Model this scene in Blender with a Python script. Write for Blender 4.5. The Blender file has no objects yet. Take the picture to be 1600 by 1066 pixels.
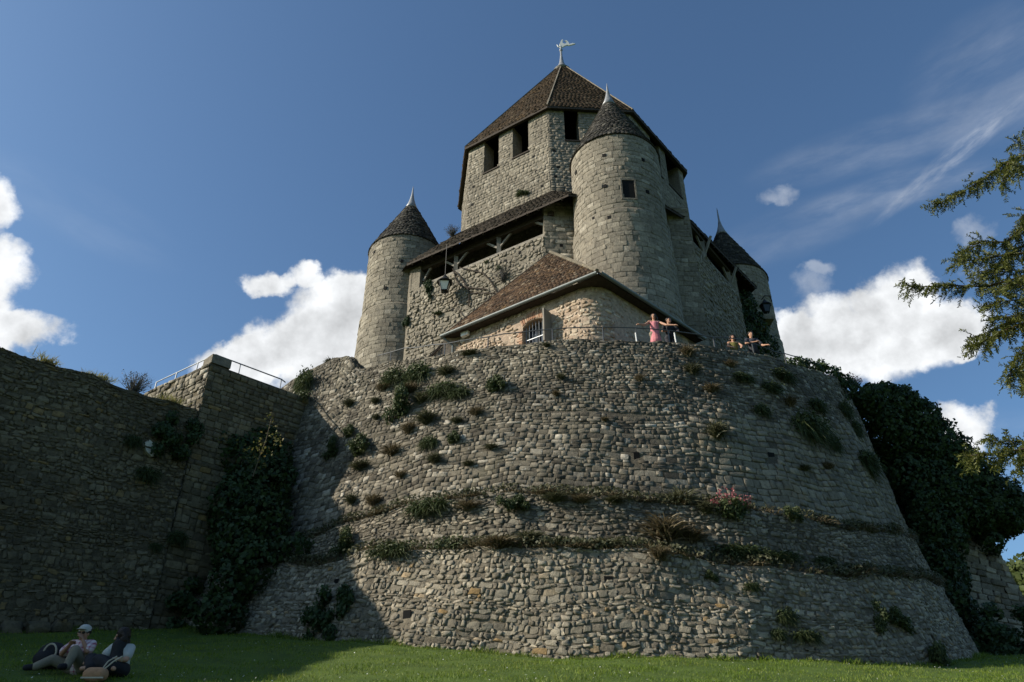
import bpy, math, random
import numpy as np
from mathutils import Vector, Matrix, Euler

rad = math.radians
SC = bpy.context.scene
COL = SC.collection

# ------------------------------------------------------------------ camera, sky, sun, exposure
PITCH = 31.0
FPX = 1200.0                      # focal length in photo pixels (photo 1600 wide)
CP, SP = math.cos(rad(PITCH)), math.sin(rad(PITCH))
cam_d = bpy.data.cameras.new('camera')
cam_d.sensor_width = 36.0
cam_d.lens = 36.0 * FPX / 1600.0
cam_d.clip_start = 0.1
cam_d.clip_end = 6000
cam = bpy.data.objects.new('camera', cam_d)
COL.objects.link(cam)
cam.location = (0, 0, 0)
cam.rotation_euler = (rad(90 + PITCH), 0, 0)
SC.camera = cam

SUN_EL, SUN_AZ = 31.0, -98.0       # azimuth from +Y towards +X
SKY_STRENGTH = 0.085
SUN_STRENGTH = 5.0
EXPOSURE = 0.45
sdir = Vector((math.sin(rad(SUN_AZ)) * math.cos(rad(SUN_EL)), math.cos(rad(SUN_AZ)) * math.cos(rad(SUN_EL)), math.sin(rad(SUN_EL))))
sun_d = bpy.data.lights.new('sun', 'SUN')
sun_d.energy = SUN_STRENGTH
sun_d.angle = rad(0.5)
sun_d.color = (1.0, 0.90, 0.75)
sun = bpy.data.objects.new('sun', sun_d)
COL.objects.link(sun)
sun.rotation_euler = (-sdir).to_track_quat('-Z', 'Y').to_euler()
sun.location = (-60, -10, 60)

SC.view_settings.view_transform = 'Standard'
SC.view_settings.look = 'None'
SC.view_settings.exposure = EXPOSURE
SC.view_settings.gamma = 1.0
SC.view_settings.use_curve_mapping = False
SC.render.engine = 'CYCLES'
SC.cycles.max_bounces = 6
SC.cycles.diffuse_bounces = 3
SC.cycles.use_denoising = True

# pixel <-> world helpers (photo pixels, 1600 x 1066; the camera is at the origin)
def ray(x, y):
    X = (x - 800) / FPX
    U = (533 - y) / FPX
    d = np.array([X, CP - U * SP, SP + U * CP])
    return d / d[1]
def at(x, y, Y): return ray(x, y) * Y
def atz(x, y, z):
    d = ray(x, y)
    return d * z / d[2]
def onp(x, y, p0, n):
    d = ray(x, y)
    return d * (np.dot(p0, n) / np.dot(d, n))
def pix(P):
    P = np.asarray(P, float)
    d = P[..., 1] * CP + P[..., 2] * SP
    u = -P[..., 1] * SP + P[..., 2] * CP
    d = np.where(np.abs(d) < 1e-6, 1e-6, d)
    return np.stack([800 + FPX * P[..., 0] / d, 533 - FPX * u / d], -1)

# ------------------------------------------------------------------ node helpers
class NT:
    def __init__(s, tree): s.t = tree
    def n(s, typ, **kw):
        nd = s.t.nodes.new(typ)
        for k, v in kw.items(): setattr(nd, k, v)
        return nd
    def link(s, a, b): s.t.links.new(a, b)
    def setin(s, nd, i, v):
        if v is None: return
        if hasattr(v, 'is_output') or isinstance(v, bpy.types.NodeSocket): s.link(v, nd.inputs[i])
        else: nd.inputs[i].default_value = v
    def m(s, op, a, b=None, c=None, clamp=False):
        nd = s.n('ShaderNodeMath', operation=op, use_clamp=clamp)
        s.setin(nd, 0, a); s.setin(nd, 1, b); s.setin(nd, 2, c)
        return nd.outputs[0]
    def vm(s, op, a, b=None, out=0):
        nd = s.n('ShaderNodeVectorMath', operation=op)
        s.setin(nd, 0, a); s.setin(nd, 1, b)
        return nd.outputs['Value'] if op in ('DOT_PRODUCT', 'LENGTH') else nd.outputs[0]
    def noise(s, vec, scale, detail=5, rough=0.55, dist=0.0, col=False):
        nd = s.n('ShaderNodeTexNoise')
        if vec is not None: s.link(vec, nd.inputs['Vector'])
        nd.inputs['Scale'].default_value = scale
        nd.inputs['Detail'].default_value = detail
        nd.inputs['Roughness'].default_value = rough
        nd.inputs['Distortion'].default_value = dist
        return nd.outputs['Color' if col else 'Fac']
    def ss(s, x, a, b, lo=0.0, hi=1.0):
        nd = s.n('ShaderNodeMapRange', interpolation_type='SMOOTHSTEP')
        s.setin(nd, 0, x)
        nd.inputs[1].default_value = a; nd.inputs[2].default_value = b
        nd.inputs[3].default_value = lo; nd.inputs[4].default_value = hi
        return nd.outputs[0]
    def mix(s, f, a, b, mode='MIX'):
        nd = s.n('ShaderNodeMix', data_type='RGBA', blend_type=mode)
        s.setin(nd, 0, f)
        for i, v in ((6, a), (7, b)):
            if isinstance(v, (tuple, list)) and len(v) == 3: v = (*v, 1)
            s.setin(nd, i, v)
        return nd.outputs[2]
    def ramp(s, x, stops, interp='LINEAR'):
        nd = s.n('ShaderNodeValToRGB')
        s.link(x, nd.inputs[0])
        cr = nd.color_ramp
        cr.interpolation = interp
        while len(cr.elements) < len(stops): cr.elements.new(0.5)
        for e, (p, c) in zip(cr.elements, stops):
            e.position = p
            e.color = (*c, 1) if len(c) == 3 else c
        return nd.outputs[0]

# ------------------------------------------------------------------ world: sky with clouds
W = bpy.data.worlds.new('World')
SC.world = W
W.use_nodes = True
W.node_tree.nodes.clear()
w = NT(W.node_tree)
out = w.n('ShaderNodeOutputWorld')
bg = w.n('ShaderNodeBackground')
w.link(bg.outputs[0], out.inputs[0])
sky = w.n('ShaderNodeTexSky', sky_type='NISHITA')
sky.sun_disc = False
sky.sun_elevation = rad(SUN_EL)
sky.sun_rotation = rad(SUN_AZ)
sky.altitude = 150
sky.air_density = 1.0
sky.dust_density = 1.6
sky.ozone_density = 1.0
D = w.vm('NORMALIZE', w.n('ShaderNodeTexCoord').outputs['Generated'])
sep = w.n('ShaderNodeSeparateXYZ'); w.link(D, sep.inputs[0])
warp = w.noise(D, 9.0, 6, 0.6, col=True)
wv = w.n('ShaderNodeVectorMath', operation='MULTIPLY_ADD')
w.link(warp, wv.inputs[0]); wv.inputs[1].default_value = (0.09, 0.09, 0.09); wv.inputs[2].default_value = (-0.045, -0.045, -0.045)
DW = w.vm('ADD', D, wv.outputs[0])

def blob(vec, cx, cy, rx, ry, rot=0.0):
    """soft elliptical patch of cloud round the direction seen at photo point cx,cy"""
    c = ray(cx, cy); L = np.linalg.norm(c); c = c / L
    e1 = ray(cx + 1, cy); e1 = e1 / np.linalg.norm(e1) - c
    e2 = ray(cx, cy - 1); e2 = e2 / np.linalg.norm(e2) - c
    cr, sr = math.cos(rad(rot)), math.sin(rad(rot))
    a = (cr * e1 + sr * e2); b = (-sr * e1 + cr * e2)
    a = a / np.dot(a, a) / rx; b = b / np.dot(b, b) / ry
    u = w.m('ADD', w.vm('DOT_PRODUCT', vec, tuple(a)), -float(np.dot(a, c)))
    v = w.m('ADD', w.vm('DOT_PRODUCT', vec, tuple(b)), -float(np.dot(b, c)))
    q = w.m('MULTIPLY_ADD', u, u, w.m('MULTIPLY', v, v))
    f = w.m('SUBTRACT', 1.0, q, clamp=True)
    front = w.m('GREATER_THAN', w.vm('DOT_PRODUCT', vec, tuple(c)), 0.3)
    return w.m('MULTIPLY', f, front)
def total(vec, blobs):
    s_ = None
    for b in blobs:
        f = blob(vec, *b)
        s_ = f if s_ is None else w.m('ADD', s_, f)
    return s_
cumulus = [(-25, 305, 68, 56), (-2, 405, 84, 52), (-20, 470, 80, 56), (40, 510, 78, 38), (-40, 560, 90, 60),
           (420, 446, 40, 32), (474, 430, 36, 26, 15), (520, 485, 100, 66, 30), (600, 470, 110, 62), (450, 560, 150, 62, 12), (560, 560, 130, 90), (375, 575, 85, 48),
           (1400, 465, 72, 60), (1300, 508, 88, 56, 20), (1440, 505, 110, 78), (1330, 560, 135, 62), (1225, 545, 80, 56), (1505, 505, 66, 60), (1190, 590, 90, 60),
           (1497, 676, 62, 46), (1470, 700, 60, 40)]
big = total(DW, cumulus)
fbm = w.noise(D, 20.0, 10, 0.64)
cover = w.m('ADD', big, w.m('MULTIPLY', w.m('SUBTRACT', fbm, 0.5), 1.5))
dens = w.ss(cover, 0.06, 0.80)
inb = w.ss(big, 0.0, 0.34)
dens = w.m('MULTIPLY', dens, inb)
# lighter ragged wisps
thin = total(DW, [(1222, 315, 40, 18, 10), (1515, 360, 40, 30, 30), (1545, 420, 60, 40), (1390, 545, 110, 60), (1270, 455, 60, 45), (1290, 420, 40, 18)])
wisp = w.m('MULTIPLY', w.ss(w.m('ADD', thin, w.m('MULTIPLY', w.m('SUBTRACT', fbm, 0.5), 2.2)), 0.30, 1.35), 0.30)
wisp = w.m('MULTIPLY', wisp, w.ss(thin, 0.0, 0.25))
# contrail and cirrus, stretched noise
def streak(cx, cy, rx, ry, rot, amount, sc):
    c = ray(cx, cy); c = c / np.linalg.norm(c)
    e1 = ray(cx + 1, cy); e1 = e1 / np.linalg.norm(e1) - c
    e2 = ray(cx, cy - 1); e2 = e2 / np.linalg.norm(e2) - c
    cr, sr = math.cos(rad(rot)), math.sin(rad(rot))
    a = cr * e1 + sr * e2; b = -sr * e1 + cr * e2
    a /= np.linalg.norm(a); b /= np.linalg.norm(b)
    cmb = w.n('ShaderNodeCombineXYZ')
    w.link(w.m('MULTIPLY', w.vm('DOT_PRODUCT', D, tuple(a)), sc), cmb.inputs[0])
    w.link(w.m('MULTIPLY', w.vm('DOT_PRODUCT', D, tuple(b)), sc * 4), cmb.inputs[1])
    nz = w.noise(cmb.outputs[0], 1.0, 6, 0.6)
    f = blob(D, cx, cy, rx, ry, rot)
    return w.m('MULTIPLY', w.m('MULTIPLY', w.ss(f, 0.0, 0.9), w.ss(nz, 0.28, 0.85)), amount)
st = streak(1482, 252, 185, 20, 46, 0.24, 30)
for args in [(1390, 300, 190, 36, 14, 0.20, 9), (1380, 225, 260, 50, 12, 0.13, 8), (1240, 360, 200, 50, 20, 0.10, 6), (1560, 130, 190, 130, 30, 0.17, 5), (1560, 700, 120, 70, 20, 0.14, 8), (120, 330, 220, 60, -30, 0.06, 5), (470, 560, 160, 40, 30, 0.08, 6)]:
    st = w.m('ADD', st, streak(*args))
# clouds over the rest of the sky, outside what the camera sees
n2 = w.noise(D, 3.2, 8, 0.6)
side = w.ss(sep.outputs[1], 0.50, 0.15)
low = w.ss(sep.outputs[2], 0.05, 0.25)
other = w.m('MULTIPLY', w.m('MULTIPLY', w.ss(n2, 0.66, 0.76), side), low)
alpha = w.m('MAXIMUM', w.m('MAXIMUM', dens, other), w.m('ADD', wisp, st, clamp=True))
shade = w.noise(DW, 14.0, 7, 0.6)
d2 = w.vm('ADD', D, tuple(0.02 * np.array(sdir)))
lit = w.m('SUBTRACT', w.noise(D, 16.0, 5, 0.55), w.noise(d2, 16.0, 5, 0.55))
br = w.m('MULTIPLY_ADD', lit, 1.1, w.ss(shade, 0.3, 0.7, 0.86, 1.0))
core = w.ss(cover, 0.75, 2.1, 1.0, 0.80)
br = w.m('MULTIPLY', br, core)
ccol = w.n('ShaderNodeVectorMath', operation='SCALE')
ccol.inputs[0].default_value = (8.2, 8.4, 8.6)
w.link(br, ccol.inputs[3])
skyc = w.mix(1.0, sky.outputs[0], (0.78, 1.03, 1.21), 'MULTIPLY')
w.link(w.mix(alpha, skyc, ccol.outputs[0]), bg.inputs[0])
bg.inputs[1].default_value = SKY_STRENGTH

# ------------------------------------------------------------------ materials
MATS = {}
def new_mat(name):
    m = bpy.data.materials.new(name)
    m.use_nodes = True
    m.node_tree.nodes.clear()
    t = NT(m.node_tree)
    o = t.n('ShaderNodeOutputMaterial')
    b = t.n('ShaderNodeBsdfPrincipled')
    t.link(b.outputs[0], o.inputs[0])
    b.inputs['Specular IOR Level'].default_value = 0.25
    MATS[name] = m
    return m, t, b
def stone_mat(name, stops, stain=0.5, stain_scale=0.5, lichen=0.25, ochre=0.1, moss=0.0, bump=0.5, attr=True):
    m, t, b = new_mat(name)
    pos = t.n('ShaderNodeNewGeometry').outputs['Position']
    if attr:
        a = t.n('ShaderNodeAttribute', attribute_name='rnd').outputs['Fac']
        # the same shared block must not look the same twice
        oi = t.n('ShaderNodeObjectInfo').outputs['Random']
        a = t.m('FRACT', t.m('ADD', a, oi))
    else:
        a = t.noise(pos, 2.2, 6, 0.65)
    c = t.ramp(a, stops)
    fine = t.noise(pos, 9.0, 8, 0.7)
    c = t.mix(1.0, c, (1.01, 0.985, 0.925), 'MULTIPLY')
    c = t.mix(1.0, c, t.ramp(fine, [(0.25, (0.50, 0.50, 0.50)), (0.5, (0.98, 0.98, 0.98)), (0.75, (1.42, 1.40, 1.34))]), 'MULTIPLY')
    big_ = t.noise(pos, stain_scale, 7, 0.62, 0.4)
    st_ = t.ss(big_, 0.38, 0.66)
    c = t.mix(t.m('MULTIPLY', st_, stain), c, t.mix(1.0, c, (0.36, 0.36, 0.38), 'MULTIPLY'))
    # vertical streaks of dirt
    mp = t.n('ShaderNodeMapping'); t.link(pos, mp.inputs[0]); mp.inputs['Scale'].default_value = (1.5, 1.5, 0.16)
    vs = t.ss(t.noise(mp.outputs[0], 1.3, 6, 0.6), 0.50, 0.74)
    c = t.mix(t.m('MULTIPLY', vs, stain * 0.8), c, t.mix(1.0, c, (0.42, 0.42, 0.43), 'MULTIPLY'))
    if lichen:
        l = t.ss(t.noise(pos, 6.5, 8, 0.72), 0.60, 0.68)
        c = t.mix(t.m('MULTIPLY', l, lichen), c, (0.47, 0.46, 0.42))
    if ochre:
        l = t.ss(t.noise(pos, 1.1, 6, 0.6), 0.60, 0.74)
        c = t.mix(t.m('MULTIPLY', l, ochre), c, (0.30, 0.19, 0.075))
    if moss:
        l = t.ss(t.noise(pos, 1.7, 7, 0.68), 0.52, 0.66)
        c = t.mix(t.m('MULTIPLY', l, moss), c, (0.045, 0.052, 0.022))
    t.link(c, b.inputs['Base Color'])
    b.inputs['Roughness'].default_value = 0.95
    bp = t.n('ShaderNodeBump')
    bp.inputs['Strength'].default_value = bump
    bp.inputs['Distance'].default_value = 0.07
    hsum = t.m('ADD', t.noise(pos, 8.0, 9, 0.72), t.m('MULTIPLY', t.noise(pos, 26.0, 5, 0.7), 0.5))
    t.link(hsum, bp.inputs['Height'])
    t.link(bp.outputs[0], b.inputs['Normal'])
    return m
def flat_mat(name, col, rough=0.8, var=0.25, scale=8.0, metal=0.0, bump=0.0, stretch=None):
    m, t, b = new_mat(name)
    pos = t.n('ShaderNodeNewGeometry').outputs['Position']
    if stretch:
        mp = t.n('ShaderNodeMapping'); t.link(pos, mp.inputs[0]); mp.inputs['Scale'].default_value = stretch
        pos = mp.outputs[0]
    nz = t.noise(pos, scale, 7, 0.65)
    lo = tuple(max(0, x * (1 - var)) for x in col); hi = tuple(x * (1 + var) for x in col)
    t.link(t.ramp(nz, [(0.3, lo), (0.7, hi)]), b.inputs['Base Color'])
    b.inputs['Roughness'].default_value = rough
    b.inputs['Metallic'].default_value = metal
    if bump:
        bp = t.n('ShaderNodeBump'); bp.inputs['Strength'].default_value = bump; bp.inputs['Distance'].default_value = 0.02
        t.link(nz, bp.inputs['Height']); t.link(bp.outputs[0], b.inputs['Normal'])
    return m
def leaf_mat(name, cols, transl=0.35, rough=0.6):
    m, t, b = new_mat(name)
    a = t.n('ShaderNodeAttribute', attribute_name='rnd').outputs['Fac']
    oi = t.n('ShaderNodeObjectInfo').outputs['Random']
    a2 = t.m('FRACT', t.m('MULTIPLY_ADD', oi, 0.25, a))
    k = len(cols) - 1
    c = t.ramp(a2, [(i / k, cc) for i, cc in enumerate(cols)])
    t.link(c, b.inputs['Base Color'])
    b.inputs['Roughness'].default_value = rough
    tr = t.n('ShaderNodeBsdfTranslucent')
    t.link(c, tr.inputs[0])
    mx = t.n('ShaderNodeMixShader'); mx.inputs[0].default_value = transl
    t.link(b.outputs[0], mx.inputs[1]); t.link(tr.outputs[0], mx.inputs[2])
    o = [n for n in m.node_tree.nodes if n.type == 'OUTPUT_MATERIAL'][0]
    t.link(mx.outputs[0], o.inputs[0])
    return m

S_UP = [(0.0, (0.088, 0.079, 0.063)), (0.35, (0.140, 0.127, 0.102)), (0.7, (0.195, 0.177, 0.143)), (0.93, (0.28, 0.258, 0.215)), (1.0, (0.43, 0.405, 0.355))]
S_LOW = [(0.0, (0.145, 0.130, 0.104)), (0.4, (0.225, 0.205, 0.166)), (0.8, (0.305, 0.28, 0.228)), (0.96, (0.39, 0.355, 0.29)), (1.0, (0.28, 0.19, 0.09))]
S_KEEP = [(0.0, (0.200, 0.182, 0.152)), (0.4, (0.238, 0.218, 0.183)), (0.88, (0.272, 0.250, 0.210)), (1.0, (0.36, 0.336, 0.29))]
S_CUR = [(0.0, (0.105, 0.089, 0.060)), (0.5, (0.150, 0.129, 0.088)), (0.9, (0.205, 0.178, 0.125)), (1.0, (0.22, 0.155, 0.066))]
S_HOUSE = [(0.0, (0.30, 0.225, 0.165)), (0.4, (0.39, 0.315, 0.245)), (1.0, (0.54, 0.475, 0.395))]
M_up = stone_mat('weathered_grey_stone', S_UP, 0.65, 0.42, 0.60, 0.05, 0.22)
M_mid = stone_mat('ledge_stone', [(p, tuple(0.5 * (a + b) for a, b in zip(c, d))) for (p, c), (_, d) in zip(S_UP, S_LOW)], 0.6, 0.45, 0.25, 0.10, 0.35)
M_sq = stone_mat('squared_pale_stone', [(0.0, (0.15, 0.137, 0.110)), (0.6, (0.21, 0.192, 0.154)), (1.0, (0.27, 0.243, 0.194))], 0.3, 0.4, 0.1, 0.2, 0.1)
M_low = stone_mat('pale_rubble_stone', S_LOW, 0.40, 0.35, 0.15, 0.14, 0.10)
M_keep = stone_mat('keep_limestone', S_KEEP, 0.42, 0.30, 0.22, 0.12, 0.05)
M_turret = stone_mat('turret_ashlar', S_KEEP, 0.38, 0.28, 0.18, 0.10, 0.05)
M_cur = stone_mat('curtain_rubble', S_CUR, 0.55, 0.4, 0.06, 0.25, 0.18)
M_house = stone_mat('house_rubble', S_HOUSE, 0.15, 0.5, 0.12, 0.12, 0.0)
M_mort_up = stone_mat('dark_mortar', [(0.2, (0.075, 0.067, 0.053)), (0.8, (0.150, 0.136, 0.109))], 0.4, 0.6, 0.0, 0.0, 0.3, 0.9, attr=False)
M_mort_low = stone_mat('earthy_mortar', [(0.2, (0.13, 0.115, 0.088)), (0.8, (0.25, 0.224, 0.178))], 0.4, 0.6, 0.0, 0.10, 0.12, 0.9, attr=False)
M_mort_keep = stone_mat('lime_mortar', [(0.2, (0.175, 0.159, 0.132)), (0.8, (0.265, 0.243, 0.204))], 0.45, 0.5, 0.1, 0.08, 0.05, 0.8, attr=False)
M_mort_cur = stone_mat('brown_mortar', [(0.2, (0.08, 0.068, 0.047)), (0.8, (0.15, 0.129, 0.090))], 0.4, 0.5, 0.0, 0.15, 0.2, 0.9, attr=False)
M_plaster = stone_mat('house_plaster', [(0.2, (0.33, 0.255, 0.20)), (0.8, (0.45, 0.365, 0.30))], 0.12, 0.8, 0.0, 0.1, 0.0, 0.5, attr=False)
M_inside = flat_mat('inner_masonry', (0.06, 0.055, 0.048), 0.95, 0.3, 3)
M_tile = stone_mat('roof_tile', [(0.0, (0.028, 0.021, 0.014)), (0.5, (0.050, 0.035, 0.023)), (0.9, (0.076, 0.053, 0.034)), (1.0, (0.11, 0.09, 0.066))], 0.45, 0.5, 0.06, 0.25, 0.10, 0.3)
M_tile2 = stone_mat('lichened_tile', [(0.0, (0.035, 0.025, 0.019)), (0.5, (0.075, 0.047, 0.031)), (0.9, (0.125, 0.080, 0.050)), (1.0, (0.22, 0.185, 0.145))], 0.5, 0.9, 0.10, 0.75, 0.08, 0.3)
M_oldtile = stone_mat('dark_old_tile', [(0.0, (0.015, 0.013, 0.011)), (0.6, (0.028, 0.023, 0.018)), (1.0, (0.06, 0.05, 0.04))], 0.45, 0.6, 0.06, 0.05, 0.15, 0.3)
M_slate = stone_mat('slate', [(0.0, (0.030, 0.030, 0.031)), (0.7, (0.060, 0.058, 0.056)), (1.0, (0.12, 0.115, 0.105))], 0.4, 0.8, 0.16, 0.0, 0.05, 0.3)
M_lead = flat_mat('lead_sheet', (0.24, 0.25, 0.26), 0.5, 0.25, 5, 0.3)
M_darkwood = flat_mat('dark_eave_timber', (0.045, 0.035, 0.027), 0.85, 0.4, 6, 0, 0.3, (1, 1, 6))
M_greywood = flat_mat('silvered_oak', (0.215, 0.195, 0.165), 0.85, 0.35, 5, 0, 0.4, (1, 1, 0.25))
M_zinc = flat_mat('zinc_gutter', (0.17, 0.19, 0.19), 0.5, 0.15, 3, 0.3)
M_iron = flat_mat('black_iron', (0.025, 0.025, 0.026), 0.55, 0.3, 10, 0.4)
M_rail = flat_mat('galvanised_rail', (0.24, 0.255, 0.27), 0.42, 0.15, 6, 0.6)
M_greyrail = flat_mat('painted_grey_rail', (0.085, 0.09, 0.095), 0.5, 0.15, 6, 0.3)
M_white = flat_mat('white_paint', (0.74, 0.74, 0.72), 0.5, 0.08, 4)
M_lampglass = flat_mat('milky_lamp_glass', (0.78, 0.74, 0.62), 0.25, 0.08, 3)
M_brick = stone_mat('red_brick', [(0.0, (0.29, 0.155, 0.105)), (0.6, (0.37, 0.225, 0.155)), (1.0, (0.47, 0.345, 0.26))], 0.15, 1.0, 0.05, 0.0, 0.0, 0.3)
M_glass = flat_mat('window_glass', (0.03, 0.04, 0.055), 0.08, 0.1, 2)
M_paintdark = flat_mat('painted_inner_dark', (0.006, 0.006, 0.006), 0.95, 0.2, 3)  # near-black colour standing in for the darkness inside holes and turret window
M_bark = flat_mat('bark', (0.075, 0.052, 0.036), 0.95, 0.4, 14, 0, 0.8)
M_twig = flat_mat('dry_stem', (0.13, 0.105, 0.07), 0.9, 0.4, 9)
M_palestone = stone_mat('pale_slab', [(0.2, (0.42, 0.41, 0.38)), (0.8, (0.58, 0.57, 0.53))], 0.1, 0.8, 0.0, 0.0, 0.0, 0.4, attr=False)
L_ivy = leaf_mat('ivy_leaf', [(0.014, 0.028, 0.010), (0.026, 0.048, 0.015), (0.045, 0.075, 0.022)], 0.15, 0.55)
L_bush = leaf_mat('bush_leaf', [(0.030, 0.046, 0.018), (0.052, 0.072, 0.026), (0.085, 0.105, 0.040)], 0.25)
L_tuft = leaf_mat('grey_green_blade', [(0.045, 0.050, 0.026), (0.080, 0.086, 0.045), (0.13, 0.125, 0.070)], 0.25)
L_dry = leaf_mat('dry_blade', [(0.075, 0.060, 0.034), (0.125, 0.100, 0.055), (0.19, 0.155, 0.09)], 0.25)
L_yellow = leaf_mat('yellow_grass_blade', [(0.14, 0.14, 0.045), (0.24, 0.225, 0.075), (0.32, 0.30, 0.12)], 0.4)
L_lav = leaf_mat('lavender_stem', [(0.055, 0.062, 0.045), (0.085, 0.090, 0.075), (0.11, 0.10, 0.12)], 0.2)
L_yew = leaf_mat('yew_needle', [(0.045, 0.058, 0.014), (0.085, 0.100, 0.022), (0.135, 0.140, 0.034)], 0.30, 0.5)
L_tree = leaf_mat('tree_leaf', [(0.040, 0.060, 0.018), (0.065, 0.090, 0.024), (0.10, 0.125, 0.036)], 0.35)
L_maple = leaf_mat('pale_sapling_leaf', [(0.08, 0.095, 0.028), (0.14, 0.145, 0.045), (0.21, 0.17, 0.06)], 0.4)
L_pink = leaf_mat('pink_petal', [(0.27, 0.06, 0.075), (0.36, 0.12, 0.13), (0.42, 0.20, 0.20)], 0.3)
L_grass = leaf_mat('lawn_blade', [(0.055, 0.098, 0.008), (0.098, 0.165, 0.012), (0.150, 0.220, 0.022), (0.20, 0.225, 0.05)], 0.35, 0.55)
L_daisy = leaf_mat('daisy_petal', [(0.6, 0.6, 0.55), (0.75, 0.75, 0.7)], 0.2)

# ------------------------------------------------------------------ mesh helpers
def mesh_np(name, V, Tris, mat, rnd=None, smooth=False):
    me = bpy.data.meshes.new(name)
    V = np.ascontiguousarray(V, dtype=np.float32); Tr = np.ascontiguousarray(Tris, dtype=np.int32)
    n, k = Tr.shape
    me.vertices.add(len(V)); me.vertices.foreach_set('co', V.ravel())
    me.loops.add(n * k); me.loops.foreach_set('vertex_index', Tr.ravel())
    me.polygons.add(n); me.polygons.foreach_set('loop_start', np.arange(0, n * k, k, dtype=np.int32))
    if smooth: me.polygons.foreach_set('use_smooth', np.ones(n, dtype=bool))
    if rnd is not None:
        a = me.attributes.new('rnd', 'FLOAT', 'POINT'); a.data.foreach_set('value', np.ascontiguousarray(rnd, dtype=np.float32))
    me.update(calc_edges=True)
    if mat: me.materials.append(mat)
    return me
def put(name, me, parent=None, M=None):
    o = bpy.data.objects.new(name, me)
    COL.objects.link(o)
    if parent is not None:
        o.parent = parent
        o.matrix_parent_inverse = parent.matrix_basis.inverted()
    if M is not None: o.matrix_basis = M
    return o
def root(name, loc, label, cat, group=None):
    o = bpy.data.objects.new(name, None)
    o.empty_display_size = 0.3
    COL.objects.link(o)
    o.matrix_basis = Matrix.Translation(Vector([float(x) for x in loc]))
    tag(o, label, cat, group)
    return o
def tag(o, label, cat, group=None):
    o['label'] = label; o['category'] = cat
    if group: o['group'] = group
    return o

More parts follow.
